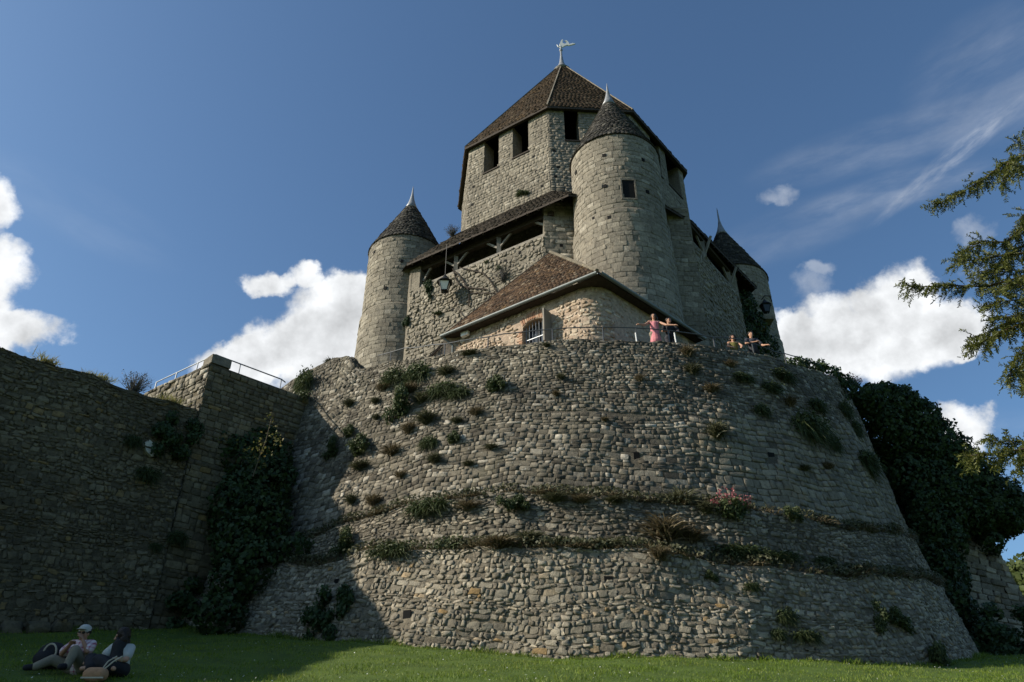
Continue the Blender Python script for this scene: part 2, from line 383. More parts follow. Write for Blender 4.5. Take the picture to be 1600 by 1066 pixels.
class MB:
    def __init__(s): s.v = []; s.f = []
    def poly(s, pts):
        b = len(s.v); s.v += [tuple(map(float, p)) for p in pts]; s.f.append(tuple(range(b, b + len(pts)))); return s
    def prism(s, pts, z0, z1):
        """plan polygon extruded; z1 may be one number or one per point"""
        n = len(pts); b = len(s.v)
        z0 = [z0] * n if np.isscalar(z0) else z0; z1 = [z1] * n if np.isscalar(z1) else z1
        s.v += [(p[0], p[1], z) for p, z in zip(pts, z0)] + [(p[0], p[1], z) for p, z in zip(pts, z1)]
        s.f += [tuple(range(b + n - 1, b - 1, -1)), tuple(range(b + n, b + 2 * n))]
        for i in range(n):
            j = (i + 1) % n; s.f.append((b + i, b + j, b + n + j, b + n + i))
        return s
    def hexa(s, P):
        """8 corners: bottom ring 4, top ring 4"""
        b = len(s.v); s.v += [tuple(map(float, p)) for p in P]
        for q in ((3, 2, 1, 0), (4, 5, 6, 7), (0, 1, 5, 4), (1, 2, 6, 5), (2, 3, 7, 6), (3, 0, 4, 7)): s.f.append(tuple(b + i for i in q))
        return s
    def beam(s, a, b_, wd, ht, up=(0, 0, 1)):
        a = Vector([float(x) for x in a]); b_ = Vector([float(x) for x in b_])
        d = (b_ - a).normalized(); u = Vector(up)
        r = d.cross(u)
        if r.length < 1e-4: r = d.cross(Vector((1, 0, 0)))
        r.normalize(); u = r.cross(d).normalized()
        P = [p + r * sx * wd / 2 + u * sy * ht / 2 for p in (a, b_) for sx, sy in ((-1, -1), (1, -1), (1, 1), (-1, 1))]
        return s.hexa(P)
    def tube(s, pts, r0, r1=None, n=8):
        r1 = r0 if r1 is None else r1
        pts = [Vector([float(x) for x in p]) for p in pts]
        m = len(pts); b = len(s.v); prev = None
        for i, p in enumerate(pts):
            d = (pts[min(i + 1, m - 1)] - pts[max(i - 1, 0)]).normalized()
            u = d.orthogonal() if prev is None else (prev - d * prev.dot(d))
            u.normalize(); prev = u; v = d.cross(u)
            r = r0 + (r1 - r0) * i / max(1, m - 1)
            for k in range(n):
                a = 2 * math.pi * k / n; s.v.append(tuple(p + (u * math.cos(a) + v * math.sin(a)) * r))
        for i in range(m - 1):
            for k in range(n):
                j = (k + 1) % n; s.f.append((b + i * n + k, b + i * n + j, b + (i + 1) * n + j, b + (i + 1) * n + k))
        s.f.append(tuple(b + k for k in range(n - 1, -1, -1))); s.f.append(tuple(b + (m - 1) * n + k for k in range(n)))
        return s
    def lathe(s, c, prof, n=24):
        """prof: (radius, z) from bottom to top"""
        b = len(s.v); m = len(prof)
        for r, z in prof:
            for k in range(n):
                a = 2 * math.pi * k / n; s.v.append((c[0] + r * math.cos(a), c[1] + r * math.sin(a), z))
        for i in range(m - 1):
            for k in range(n):
                j = (k + 1) % n; s.f.append((b + i * n + k, b + i * n + j, b + (i + 1) * n + j, b + (i + 1) * n + k))
        s.f.append(tuple(b + k for k in range(n - 1, -1, -1))); s.f.append(tuple(b + (m - 1) * n + k for k in range(n)))
        return s
    def ball(s, c, r, n=8):
        if np.isscalar(r): r = (r, r, r)
        b = len(s.v); m = n // 2 + 1
        for i in range(m):
            th = math.pi * i / (m - 1)
            for k in range(n):
                a = 2 * math.pi * k / n
                s.v.append((c[0] + r[0] * math.sin(th) * math.cos(a), c[1] + r[1] * math.sin(th) * math.sin(a), c[2] - r[2] * math.cos(th)))
        for i in range(m - 1):
            for k in range(n):
                j = (k + 1) % n; s.f.append((b + i * n + k, b + i * n + j, b + (i + 1) * n + j, b + (i + 1) * n + k))
        return s
    def grid(s, P):
        nu, nv = P.shape[:2]; b = len(s.v)
        s.v += [tuple(p) for p in P.reshape(-1, 3)]
        for i in range(nu - 1):
            for j in range(nv - 1): s.f.append((b + i * nv + j, b + (i + 1) * nv + j, b + (i + 1) * nv + j + 1, b + i * nv + j + 1))
        return s
    def mesh(s, name, mat, smooth=False):
        me = bpy.data.meshes.new(name); me.from_pydata([tuple(map(float, v)) for v in s.v], [], s.f); me.update()
        if mat: me.materials.append(mat)
        if smooth:
            for p in me.polygons: p.use_smooth = True
        return me
    def obj(s, name, mat, parent=None, smooth=False):
        return put(name, s.mesh(name, mat, smooth), parent)

# ------------------------------------------------------------------ stones
RNG = np.random.default_rng(7)
def unit_stone(style, rng):
    """a block in a unit cell: x,y in +-.5, z 0..1 outwards; 8-sided outline, chipped"""
    jc = {'ashlar': 0.05, 'block': 0.10, 'rubble': 0.22}[style]
    pull = {'ashlar': 0.98, 'block': 0.98, 'rubble': 0.91}[style]
    base = np.array([(-.5, -.5), (0, -.5), (.5, -.5), (.5, 0), (.5, .5), (0, .5), (-.5, .5), (-.5, 0)])
    o = base.copy()
    o[::2] *= pull
    o += rng.normal(0, jc * 0.5, o.shape); o = np.clip(o, -.52, .52)
    rings = []
    bev = {'ashlar': 0.94, 'block': 0.92, 'rubble': 0.85}[style]
    for sc_, z, zj in ((1.0, -0.9, 0), (0.985, 0.52, 0.12), (bev, 0.95, {'ashlar': 0.16, 'block': 0.20, 'rubble': 0.30}[style])):
        q = o * sc_
        if sc_ < 0.95: q = q + rng.normal(0, jc * 0.25, q.shape)
        rings.append(np.column_stack([q, np.full(8, z) + rng.normal(0, 1, 8) * zj]))
    cen = np.array([[rng.normal(0, .1), rng.normal(0, .1), 1.02 + rng.normal(0, .12 if style == 'ashlar' else .24)]])
    V = np.vstack(rings + [cen])
    T = []
    for r in range(2):
        for k in range(8):
            j = (k + 1) % 8; a, b_, c, d = r * 8 + k, r * 8 + j, (r + 1) * 8 + j, (r + 1) * 8 + k
            T += [(a, b_, c), (a, c, d)]
    for k in range(8): T.append((16 + k, 16 + (k + 1) % 8, 24))
    return V, np.array(T)
POOL = {st_: [unit_stone(st_, RNG) for _ in range(20)] for st_ in ('ashlar', 'block', 'rubble')}
POOLMESH = {}
def pool_mesh(style, k, mat):
    key = (style, k, mat.name)
    if key not in POOLMESH:
        V, T = POOL[style][k]
        POOLMESH[key] = mesh_np('stone', V, T, mat, np.full(len(V), (k * 0.618) % 1.0))
    return POOLMESH[key]

class Stones:
    """courses of stones laid on a surface; finish() makes the biggest 300 single parts and joins the rest"""
    def __init__(s): s.rows = []
    def lay(s, ev, ul, vl, ch, cj, wm, wj, gap, depth, style, mat, wob=0.03, rot=0.02, mask=None, rng=RNG, drop=0.0, smask=None):
        S_, Tm, Wd, Ht = [], [], [], []
        t = 0.0
        while t < vl - ch * 0.35:
            h = max(ch * 0.5, ch * (1 + rng.normal(0, cj)))
            if t + h > vl: h = vl - t
            u = -rng.uniform(0, wm)
            while u < ul:
                wd = wm * min(2.2, max(0.58, 1 + rng.normal(0, wj)))
                a, b_ = max(u, 0), min(u + wd, ul)
                if b_ - a > wm * 0.25:
                    S_.append((a + b_) / 2); Wd.append(b_ - a); Tm.append(t + h / 2); Ht.append(h)
                u += wd
            t += h
        if not S_: return s
        S_, Tm, Wd, Ht = map(np.array, (S_, Tm, Wd, Ht))
        ph = rng.uniform(0, 6.28, 3)
        off = wob * (np.sin(S_ * 0.9 + ph[0] + Tm * 0.3) + 0.6 * np.sin(S_ * 2.3 + ph[1] + Tm))
        Tm = np.clip(Tm + off, Ht * 0.3, vl - Ht * 0.3)
        Tm += rng.normal(0, 1, len(Tm)) * Ht * (0.04 if style != 'rubble' else 0.13)
        keep = rng.uniform(0, 1, len(S_)) >= drop
        if mask is not None: keep &= ~mask(S_, Tm)
        S_, Tm, Wd, Ht = (q[keep] for q in (S_, Tm, Wd, Ht))
        e = 0.02
        P = ev(S_, Tm)
        a = ev(np.clip(S_ + Wd / 2, 0, ul), Tm) - ev(np.clip(S_ - Wd / 2, 0, ul), Tm)
        b_ = ev(S_, np.clip(Tm + Ht / 2, 0, vl)) - ev(S_, np.clip(Tm - Ht / 2, 0, vl))
        la = np.linalg.norm(a, axis=1); lb = np.linalg.norm(b_, axis=1)
        ok = (la > 1e-3) & (lb > 1e-3)
        P, a, b_, la, lb = P[ok], a[ok], b_[ok], la[ok], lb[ok]
        X = a / la[:, None]; Yv = b_ / lb[:, None]
        N = np.cross(X, Yv); N /= np.linalg.norm(N, axis=1)[:, None]
        Yv = np.cross(N, X)
        g = rng.normal(0, rot, len(P))
        X2 = X * np.cos(g)[:, None] + Yv * np.sin(g)[:, None]
        Y2 = -X * np.sin(g)[:, None] + Yv * np.cos(g)[:, None]
        tl = rng.normal(0, rot * 1.2, len(P)); X3 = X2 + N * tl[:, None]
        sc_ = rng.uniform(0.90, 1.06, len(P)) if style == 'rubble' else np.ones(len(P))
        wv_ = np.maximum(la - gap * rng.uniform(.6, 1.4, len(P)), 0.03) * sc_
        hv = np.maximum(lb - gap * rng.uniform(.6, 1.4, len(P)), 0.03) * sc_
        dp = depth * rng.uniform(0.35, 1.5, len(P))
        facing = np.einsum('ij,ij->i', -P, N) / np.linalg.norm(P, axis=1)
        vis = facing > -0.25
        if smask is not None: vis &= ~smask(P)
        for i in np.nonzero(vis)[0]:
            s.rows.append((P[i], X3[i] * wv_[i], Y2[i] * hv[i], N[i] * dp[i], style, mat, facing[i]))
        return s
    def finish(s, parent, limit=300, name='stone', stuff='stonework', rng=RNG, label=None):
        if not s.rows: return
        P = np.array([r[0] for r in s.rows]); A = np.array([r[1] for r in s.rows]); B = np.array([r[2] for r in s.rows])
        pa, pb, pc, pd = pix(P + A / 2), pix(P - A / 2), pix(P + B / 2), pix(P - B / 2)
        area = np.abs(np.cross(pa - pb, pc - pd)) * (np.array([r[6] for r in s.rows]) > 0.05)
        c = pix(P)
        area[(c[:, 0] < 4) | (c[:, 0] > 1596) | (c[:, 1] < 4) | (c[:, 1] > 1062)] = 0
        # what a nearer wall hides is never among the single ones
        for fn in HIDERS.get(parent.name, ()): area[fn(c, P)] = 0
        order = np.argsort(-area)
        single = set(int(i) for i in order[:limit] if area[i] > 30)
        groups = {}
        for i, r in enumerate(s.rows):
            k = int(rng.integers(0, 20))
            if i in single:
                M = Matrix(((r[1][0], r[2][0], r[3][0], r[0][0]), (r[1][1], r[2][1], r[3][1], r[0][1]), (r[1][2], r[2][2], r[3][2], r[0][2]), (0, 0, 0, 1)))
                put(name, pool_mesh(r[4], k, r[5]), parent, M)
            else:
                groups.setdefault(r[5].name, []).append((i, r[4], k))
        for mname, lst in groups.items():
            VV, TT, RR, base = [], [], [], 0
            bykey = {}
            for i, st_, k in lst: bykey.setdefault((st_, k), []).append(i)
            for (st_, k), ids in bykey.items():
                V, T = POOL[st_][k]
                Ar = np.stack([np.stack([s.rows[i][1], s.rows[i][2], s.rows[i][3]]) for i in ids])
                Pr = np.stack([s.rows[i][0] for i in ids])
                vv = np.einsum('vk,nkc->nvc', V, Ar) + Pr[:, None, :]
                n = len(ids)
                VV.append(vv.reshape(-1, 3))
                TT.append((T[None] + (base + np.arange(n) * len(V))[:, None, None]).reshape(-1, 3))
                RR.append(np.repeat(rng.uniform(0, 1, n), len(V)))
                base += n * len(V)
            o = put(stuff, mesh_np(stuff, np.vstack(VV), np.vstack(TT), MATS[mname], np.concatenate(RR)), parent)
            o['kind'] = 'stuff'
HIDERS = {}
def plane_ev(p0, p1, z0, z1):
    """vertical wall face from plan p0 to p1 (left to right seen from outside), z0..z1 (z1 may be a function of the fraction)"""
    p0 = np.array(p0[:2], float); p1 = np.array(p1[:2], float); L = float(np.linalg.norm(p1 - p0))
    def ev(s_, t_):
        f = s_ / L
        xy = p0[None] + (p1 - p0)[None] * f[:, None]
        return np.column_stack([xy, z0 + t_])
    return ev, L, z1 - z0
def cyl_ev(c, r, z0, z1, a0, a1, r0=None):
    """angles from -Y towards +X (degrees)"""
    r0 = r if r0 is None else r0
    L = abs(rad(a1 - a0)) * r
    def ev(s_, t_):
        a = rad(a0) + (rad(a1) - rad(a0)) * s_ / L
        rr = r0 + (r - r0) * t_ / (z1 - z0)
        return np.column_stack([c[0] + rr * np.sin(a), c[1] - rr * np.cos(a), z0 + t_])
    return ev, L, z1 - z0
def grid_ev(P):
    """bilinear lookup in a lofted grid (i along, j up); lengths from the middle row / column"""
    nu, nv = P.shape[:2]
    mid = P[:, nv // 2]; cum = np.concatenate([[0], np.cumsum(np.linalg.norm(np.diff(mid, axis=0), axis=1))])
    midc = P[nu // 2]; L = cum[-1]; H = np.linalg.norm(midc[-1] - midc[0])
    def ev(s_, t_):
        fi = np.interp(s_, cum, np.arange(nu)); fj = np.clip(t_ / H, 0, 1) * (nv - 1)
        i = np.clip(fi.astype(int), 0, nu - 2); j = np.clip(fj.astype(int), 0, nv - 2)
        a = (fi - i)[:, None]; b_ = (fj - j)[:, None]
        return (P[i, j] * (1 - a) + P[i + 1, j] * a) * (1 - b_) + (P[i, j + 1] * (1 - a) + P[i + 1, j + 1] * a) * b_
    return ev, float(L), float(H)

# ------------------------------------------------------------------ ground
def ground_z(x, y):
    x = np.asarray(x, float); y = np.asarray(y, float)
    h = np.interp(y, [-1500, -40, -10, 24, 34, 90, 1500], [-9, -6, -4.07, 4.33, 5.0, 1.0, -4.0])
    xl = np.clip(x, -22, 22)
    return h - 0.025 * xl - 0.022 * np.clip(xl - 4, 0, None) + 0.05 * np.sin(x * 0.7 + 1) * np.sin(y * 0.6) + 0.03 * np.sin(x * 1.7) * np.cos(y * 1.3)
def ground_hit(px_, py_):
    d = ray(px_, py_)
    Ys = np.linspace(4, 40, 3000); g = ground_z(d[0] * Ys, Ys)
    k = int(np.argmax(d[2] * Ys <= g)); return d * Ys[k]
xs = np.concatenate([np.linspace(-1500, -40, 12), np.linspace(-36, 36, 145), np.linspace(40, 1500, 12)])
ys = np.concatenate([np.linspace(-1500, -30, 12), np.linspace(-26, 48, 149), np.linspace(54, 1500, 16)])
gx, gy = np.meshgrid(xs, ys, indexing='ij')
G = np.stack([gx, gy, ground_z(gx, gy)], -1)
mg, t, b = new_mat('lawn_turf')
pos = t.n('ShaderNodeNewGeometry').outputs['Position']
c = t.ramp(t.noise(pos, 1.4, 8, 0.65), [(0.3, (0.035, 0.062, 0.009)), (0.6, (0.065, 0.105, 0.014)), (0.75, (0.095, 0.115, 0.026))])
t.link(c, b.inputs['Base Color']); b.inputs['Roughness'].default_value = 0.95
lawn = MB().grid(G).obj('lawn', mg, None, True)
lawn['kind'] = 'structure'; lawn['label'] = 'sloping green lawn below the walls'

# ------------------------------------------------------------------ rampart (round battered bastion wall)
CEN = np.array([2.95, 31.8]); RT = 11.3
tab = lambda pts: (np.array([p[0] for p in pts], float), np.array([p[1] for p in pts], float))
T_TOP = tab([(380, 640), (440, 606), (458, 592), (480, 580), (500, 570), (522, 561), (543, 555), (549, 560), (561, 578), (600, 568), (640, 562), (700, 553), (760, 545), (815, 536), (900, 532), (1000, 533), (1050, 536), (1100, 540), (1180, 552), (1240, 570), (1290, 585), (1335, 602), (1400, 640)])
T_L2 = tab([(420, 870), (480, 848), (520, 836), (560, 818), (640, 788), (760, 776), (900, 776), (1050, 785), (1200, 805), (1300, 820), (1425, 838), (1500, 850)])
T_L1 = tab([(340, 890), (365, 884), (440, 878), (520, 882), (600, 864), (700, 853), (800, 852), (900, 854), (1000, 864), (1100, 877), (1200, 887), (1300, 893), (1450, 905), (1560, 915)])
line_t = np.linspace(8.6, 0, 60)
arc_a = np.radians(np.linspace(-30, 104, 190))
def plan(o):
    n0 = np.array([-0.5, -0.8660254])
    st0 = CEN + RT * np.array([math.sin(rad(-30)), -math.cos(rad(-30))])
    ln = st0[None] + np.outer(line_t, [-0.8660254, 0.5]) + n0[None] * o
    g_ = np.clip((np.degrees(arc_a) - 10) / 55, 0, 1); fac = 1 - 0.42 * g_ * g_ * (3 - 2 * g_)
    ar = CEN[None] + (RT + (o * fac if o > 0 else np.full(len(arc_a), o)))[:, None] * np.column_stack([np.sin(arc_a), -np.cos(arc_a)])
    return np.vstack([ln[:-1], ar])
def z_for(xy, table):
    zs = np.linspace(-1, 24, 1200)
    outz = np.zeros(len(xy)); px_prev = -1e9; last = None; best = -1e9
    for i, (x, y) in enumerate(xy):
        p = pix(np.column_stack([np.full(1200, x), np.full(1200, y), zs]))
        f = p[:, 1] - np.interp(p[:, 0], *table)
        k = int(np.argmax(f <= 0))
        if last is not None and p[k, 0] < best: outz[i] = last; continue
        best = p[k, 0]; last = outz[i] = zs[k]
    return outz
OFF = dict(top=0.0, u2=1.50, m2=1.84, m1=2.14, l1=2.50, base=3.25)
XY = {k: plan(o) for k, o in OFF.items()}
narrow = np.concatenate([np.zeros(len(line_t) - 1), np.clip((np.degrees(arc_a) - 12) / 30, 0, 1) * .55])[:, None]
XY['m2'] = XY['m2'] * (1 - narrow) + XY['u2'] * narrow
XY['l1'] = XY['l1'] * (1 - narrow) + XY['m1'] * narrow
z_top = z_for(XY['top'], T_TOP); z_2 = z_for(XY['u2'], T_L2); z_1 = z_for(XY['m1'], T_L1)
noise1 = lambda x, a, f: a * (np.sin(x * f) + 0.6 * np.sin(x * f * 2.31 + 1.3) + 0.4 * np.sin(x * f * 4.7 + 0.7))
sarc = np.arange(len(z_top)) * 0.15
z_top = z_top + noise1(sarc, 0.030, 1.9); z_2 = z_2 + noise1(sarc, 0.05, 1.1); z_1 = z_1 + noise1(sarc, 0.06, 0.9)
z_b = ground_z(XY['base'][:, 0], XY['base'][:, 1]) - 0.35
def loft(a, za, b_, zb, n):
    f = np.linspace(0, 1, n)[None, :, None]
    A = np.column_stack([a, za])[:, None]; B = np.column_stack([b_, zb])[:, None]
    return A * (1 - f) + B * f
UP = loft(XY['u2'], z_2, XY['top'], z_top, 26)
MID = loft(XY['m1'], z_1, XY['m2'], z_2 - 0.10, 10)
LOW = loft(XY['base'], z_b, XY['l1'], z_1 - 0.12, 20)
def roughen(P, amp, seed):
    r = np.random.default_rng(seed)
    s_, t_ = P[..., 0] * 1.0 + P[..., 1] * 0.6, P[..., 2]
    d = sum(np.sin(s_ * r.uniform(.8, 3) + t_ * r.uniform(-3, 3) + r.uniform(0, 6)) for _ in range(6)) / 6
    n = P[..., :2] - CEN; n = n / np.linalg.norm(n, axis=-1)[..., None]
    Q = P.copy(); Q[..., :2] += n * (amp * d)[..., None]; return Q
UP = roughen(UP, 0.07, 1); MID = roughen(MID, 0.10, 2); LOW = roughen(LOW, 0.13, 3)
LED2 = loft(MID[:, -1, :2], MID[:, -1, 2], UP[:, 0, :2], UP[:, 0, 2], 4)
LED1 = loft(LOW[:, -1, :2], LOW[:, -1, 2], MID[:, 0, :2], MID[:, 0, 2], 4)
inner = plan(-0.65)
CAP = loft(UP[:, -1, :2], UP[:, -1, 2], inner, z_top - 0.02, 4)
INN = loft(inner, z_top - 0.02, inner, z_top * 0 + 10.5, 2)
rampart = root('rampart', (2.5, 18, 2.7), 'huge round battered stone rampart with two overgrown ledges below the keep', 'rampart')
HIDERS['rampart'] = [lambda c, P: (c[:, 0] < 440)]
MB().grid(UP).obj('upper_wall', M_mort_up, rampart)
MB().grid(MID).obj('middle_wall', M_mort_up, rampart)
MB().grid(LOW).obj('lower_wall', M_mort_low, rampart)
MB().grid(LED2).obj('upper_ledge', M_mort_up, rampart)
MB().grid(LED1).obj('lower_ledge', M_mort_low, rampart)
MB().grid(CAP).grid(INN).obj('wall_top', M_mort_up, rampart)
ST = Stones()
evU, LU, HU = grid_ev(UP)
H1 = HU * 0.50
cutpx = lambda boxes: (lambda P: np.any([(np.abs(pix(P)[:, 0] - bx) < bw) & (np.abs(pix(P)[:, 1] - by) < bh) for bx, by, bw, bh in boxes], axis=0))
holes = cutpx([(994, 720, 7, 11), (1204, 716, 8, 8), (838, 738, 5, 5), (660, 655, 5, 5), (760, 690, 4, 4), (1330, 735, 6, 5)])
def repaired(P):
    p = pix(P); wv_ = 18 * np.sin(P[:, 2] * 2.3) + 12 * np.sin(P[:, 2] * 5.1 + P[:, 0])
    return (p[:, 0] + wv_ > 1095) & (p[:, 1] > 645 + 0.10 * (p[:, 0] - 1095) + wv_ * .5)
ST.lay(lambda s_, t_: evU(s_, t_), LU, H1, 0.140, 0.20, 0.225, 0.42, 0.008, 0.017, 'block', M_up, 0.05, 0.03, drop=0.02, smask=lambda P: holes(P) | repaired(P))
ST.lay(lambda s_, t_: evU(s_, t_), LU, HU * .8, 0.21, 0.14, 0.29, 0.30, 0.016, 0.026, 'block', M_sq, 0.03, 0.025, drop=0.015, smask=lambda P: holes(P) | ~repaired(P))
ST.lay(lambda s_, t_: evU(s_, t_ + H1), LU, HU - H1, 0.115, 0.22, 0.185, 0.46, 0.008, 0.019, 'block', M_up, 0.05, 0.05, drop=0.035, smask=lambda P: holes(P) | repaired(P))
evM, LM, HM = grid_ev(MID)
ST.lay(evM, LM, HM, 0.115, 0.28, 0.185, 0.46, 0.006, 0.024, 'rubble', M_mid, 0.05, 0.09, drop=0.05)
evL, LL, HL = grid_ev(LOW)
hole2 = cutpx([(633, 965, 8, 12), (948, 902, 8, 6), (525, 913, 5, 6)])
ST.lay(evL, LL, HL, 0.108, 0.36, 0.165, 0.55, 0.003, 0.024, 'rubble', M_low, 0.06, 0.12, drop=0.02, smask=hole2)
evC, LC, HC = grid_ev(CAP)
ST.lay(evC, LC, HC, 0.24, 0.1, 0.27, 0.35, 0.02, 0.06, 'rubble', M_up, 0.02, 0.12, drop=0.12)
ST.finish(rampart)
# surface lookup for plants
SURF = np.concatenate([g_.reshape(-1, 3) for g_ in (UP, MID, LOW, LED1, LED2, CAP[:, :2])])
SNRM = np.column_stack([(SURF[:, :2] - CEN) / np.linalg.norm(SURF[:, :2] - CEN, axis=1)[:, None], np.full(len(SURF), 0.3)])
_ok = np.einsum('ij,ij->i', SNRM, -SURF) > 0
SURF = SURF[_ok]; SNRM = SNRM[_ok]; SPX = pix(SURF)
def on_rampart(x, y):
    k = int(np.argmin((SPX[:, 0] - x) ** 2 + (SPX[:, 1] - y) ** 2)); return SURF[k], SNRM[k]

ZT = 12.25
tp = [tuple(p) for p in plan(-0.6)[::6]] + [(14, 42), (-8, 44)]
tf = MB(); tf.poly([(p[0], p[1], ZT) for p in tp]).obj('terrace_floor', M_mort_low)['kind'] = 'structure'

# ------------------------------------------------------------------ curtain wall and corner tower at the left
cA = np.array([-9.76, 21.54]); cdir = np.array([-4.15, -4.05]); cdir /= np.linalg.norm(cdir)
cB = cA + cdir * 34.0
curtain = root('curtain_wall', (cA[0] - 4, cA[1] - 4, 3.4), 'long rubble curtain wall in shadow sloping across the left', 'wall')
zt_px = tab([(-400, 430), (-120, 508), (0, 545), (30, 552), (75, 568), (150, 590), (190, 606), (235, 618), (275, 633), (312, 641)])
nC = 110
fr = np.linspace(0, 1, nC)
cxy = cB[None] + (cA - cB)[None] * fr[:, None]
tt_ = 34 * (1 - fr)
zc = z_for(cxy[tt_ < 8.5], zt_px); zc = np.concatenate([np.interp(tt_[tt_ >= 8.5], [8.5, 16, 34], [zc[0], 12.3, 12.5]), zc]) + noise1(fr * 34, 0.04, 2.3)  # unseen far stretch raised, added to shade the lawn and seated pair
cn = np.array([-cdir[1], cdir[0]]); cn = cn if cn[1] < 0 else -cn
zb_ = ground_z(cxy[:, 0], cxy[:, 1]) - 0.4
CF = loft(cxy + cn * 0.15, zb_, cxy, zc, 24)
CT = loft(cxy, zc, cxy - cn * 1.1, zc + 0.05, 4)
CBk = loft(cxy - cn * 1.1, zc + 0.05, cxy - cn * 1.1, zb_, 2)
endq = [tuple(CF[-1, 0]), (cxy[-1, 0] - cn[0] * 1.1, cxy[-1, 1] - cn[1] * 1.1, zb_[-1]), (cxy[-1, 0] - cn[0] * 1.1, cxy[-1, 1] - cn[1] * 1.1, zc[-1] + .05), tuple(CF[-1, -1])]
MB().grid(CF).grid(CT).grid(CBk).poly(endq).obj('wall_core', M_mort_cur, curtain)
ST = Stones()
ev, L_, H_ = grid_ev(CF[66:])
ST.lay(ev, L_, H_, 0.125, 0.34, 0.175, 0.50, 0.008, 0.030, 'rubble', M_cur, 0.06, 0.12, drop=0.04)
ev, L_, H_ = grid_ev(CT[66:])
ST.lay(ev, L_, H_, 0.27, 0.2, 0.3, 0.4, 0.02, 0.07, 'rubble', M_cur, 0.02, 0.2, drop=0.1)
ST.finish(curtain)
def slab(name, pxs, p0, n, th, mat, parent):
    m_ = MB(); P = [onp(x, y, p0, n) for x, y in pxs]; n = np.array(n)
    k = len(P); b_ = len(m_.v)
    m_.v += [tuple(p + n * th) for p in P] + [tuple(p - n * 0.1) for p in P]
    m_.f.append(tuple(range(k)))
    for i in range(k): m_.f.append((i, k + i, k + (i + 1) % k, (i + 1) % k))
    return m_.obj(name, mat, parent)
n3 = np.array([cn[0], cn[1], 0])
for pts in ([(225, 692), (233, 688), (246, 700), (245, 702), (226, 697)], [(226, 700), (245, 705), (242, 713), (236, 714), (228, 706)]):
    o = slab('pale_stone', pts, np.array([*cA, 8]) + n3 * 0.12, n3, 0.05, M_palestone, curtain)
    o['label'] = 'whitish slab set in the wall'

A = np.array([-9.72, 21.6]); Bp = np.array([-6.0, 25.3]); Lp = np.array([-14.6, 25.1]); ZK = 12.15
tower = root('corner_tower', (A[0], A[1] + 1, 3.6), 'square corner tower between curtain wall and round rampart, its left face sunlit', 'tower')
gA = float(ground_z(*A)) - 0.5
bat = 0.25
nR = np.array([(Bp - A)[1], -(Bp - A)[0]]); nR /= np.linalg.norm(nR)
nL = np.array([(A - Lp)[1], -(A - Lp)[0]]); nL /= np.linalg.norm(nL)
MB().prism([tuple(A), tuple(Bp), (-9, 29), (-14, 28), tuple(Lp)], gA, ZK).obj('tower_core', M_mort_cur, tower)
ST = Stones()
ev, L_, H_ = plane_ev(A, Bp, gA, ZK)
ST.lay(ev, L_, H_, 0.18, 0.2, 0.28, 0.36, 0.014, 0.03, 'block', M_cur, 0.03, 0.03, drop=0.02)
ev, L_, H_ = plane_ev(Lp, A, gA, ZK)
ST.lay(ev, L_, H_, 0.16, 0.2, 0.27, 0.36, 0.016, 0.035, 'block', M_up, 0.03, 0.04, drop=0.02)
tq = np.stack([np.stack([np.array([*A, ZK]), np.array([*Bp, ZK])]), np.stack([np.array([*(A - nR * .6), ZK]), np.array([*(Bp - nR * .6), ZK])])], 1)
ev, L_, H_ = grid_ev(tq)
ST.lay(ev, L_, H_, 0.3, 0.1, 0.4, 0.3, 0.02, 0.10, 'rubble', M_up, 0.0, 0.1, drop=0.1)
tq = np.stack([np.stack([np.array([*Lp, ZK]), np.array([*A, ZK])]), np.stack([np.array([*(Lp - nL * .6), ZK]), np.array([*(A - nL * .6), ZK])])], 1)
ev, L_, H_ = grid_ev(tq)
ST.lay(ev, L_, H_, 0.3, 0.1, 0.4, 0.3, 0.02, 0.10, 'rubble', M_up, 0.0, 0.1, drop=0.1)
HIDERS['corner_tower'] = [lambda c, P: (c[:, 0] < 205) & (c[:, 1] > 640), lambda c, P: (c[:, 0] > 440)]
ST.finish(tower)
cs = MB(); cs.hexa([(*(A + d), ZK + z) for z in (0.03, 0.34) for d in (np.array([0.02, -0.02]), np.array([0.5, 0.42]), np.array([0.10, 0.86]), np.array([-0.42, 0.40]))])
cs.obj('corner_stone', M_mort_keep, tower)['label'] = 'pale block capping the corner'

def railing(name, pts, h, r, mat, label, posts, parent_loc, rails=1):
    rt = root(name, parent_loc, label, 'railing')
    MB().tube([(p[0], p[1], p[2] + h) for p in pts], r, n=6).obj('handrail', mat, rt)
    if rails > 1: MB().tube([(p[0], p[1], p[2] + h * 0.5) for p in pts], r * 0.7, n=6).obj('lower_rail', mat, rt)
    for q in posts: MB().tube([(q[0], q[1], q[2] - 0.1), (q[0], q[1], q[2] + h)], r * 1.05, n=6).obj('post', mat, rt)
    return rt
rp = [(*(A - nL * 0.25 + (Lp - A) / np.linalg.norm(Lp - A) * k), ZK) for k in (3.6, 2.4, 1.2, 0.25)]
rq = [(*(A - nR * 0.3 + (Bp - A) / np.linalg.norm(Bp - A) * k), ZK) for k in (0.35, 1.1, 1.9, 2.65)]
endp = [(rq[-1][0] + 0.12, rq[-1][1] + 0.12, ZK - 0.06)]
railing('metal_railing', rp + rq + endp, 0.52, 0.022, M_rail, 'thin galvanised railing round the top of the square corner tower', [rp[0], rp[1], rp[2], rp[3], rq[1], rq[3]], (A[0], A[1] + .5, ZK))

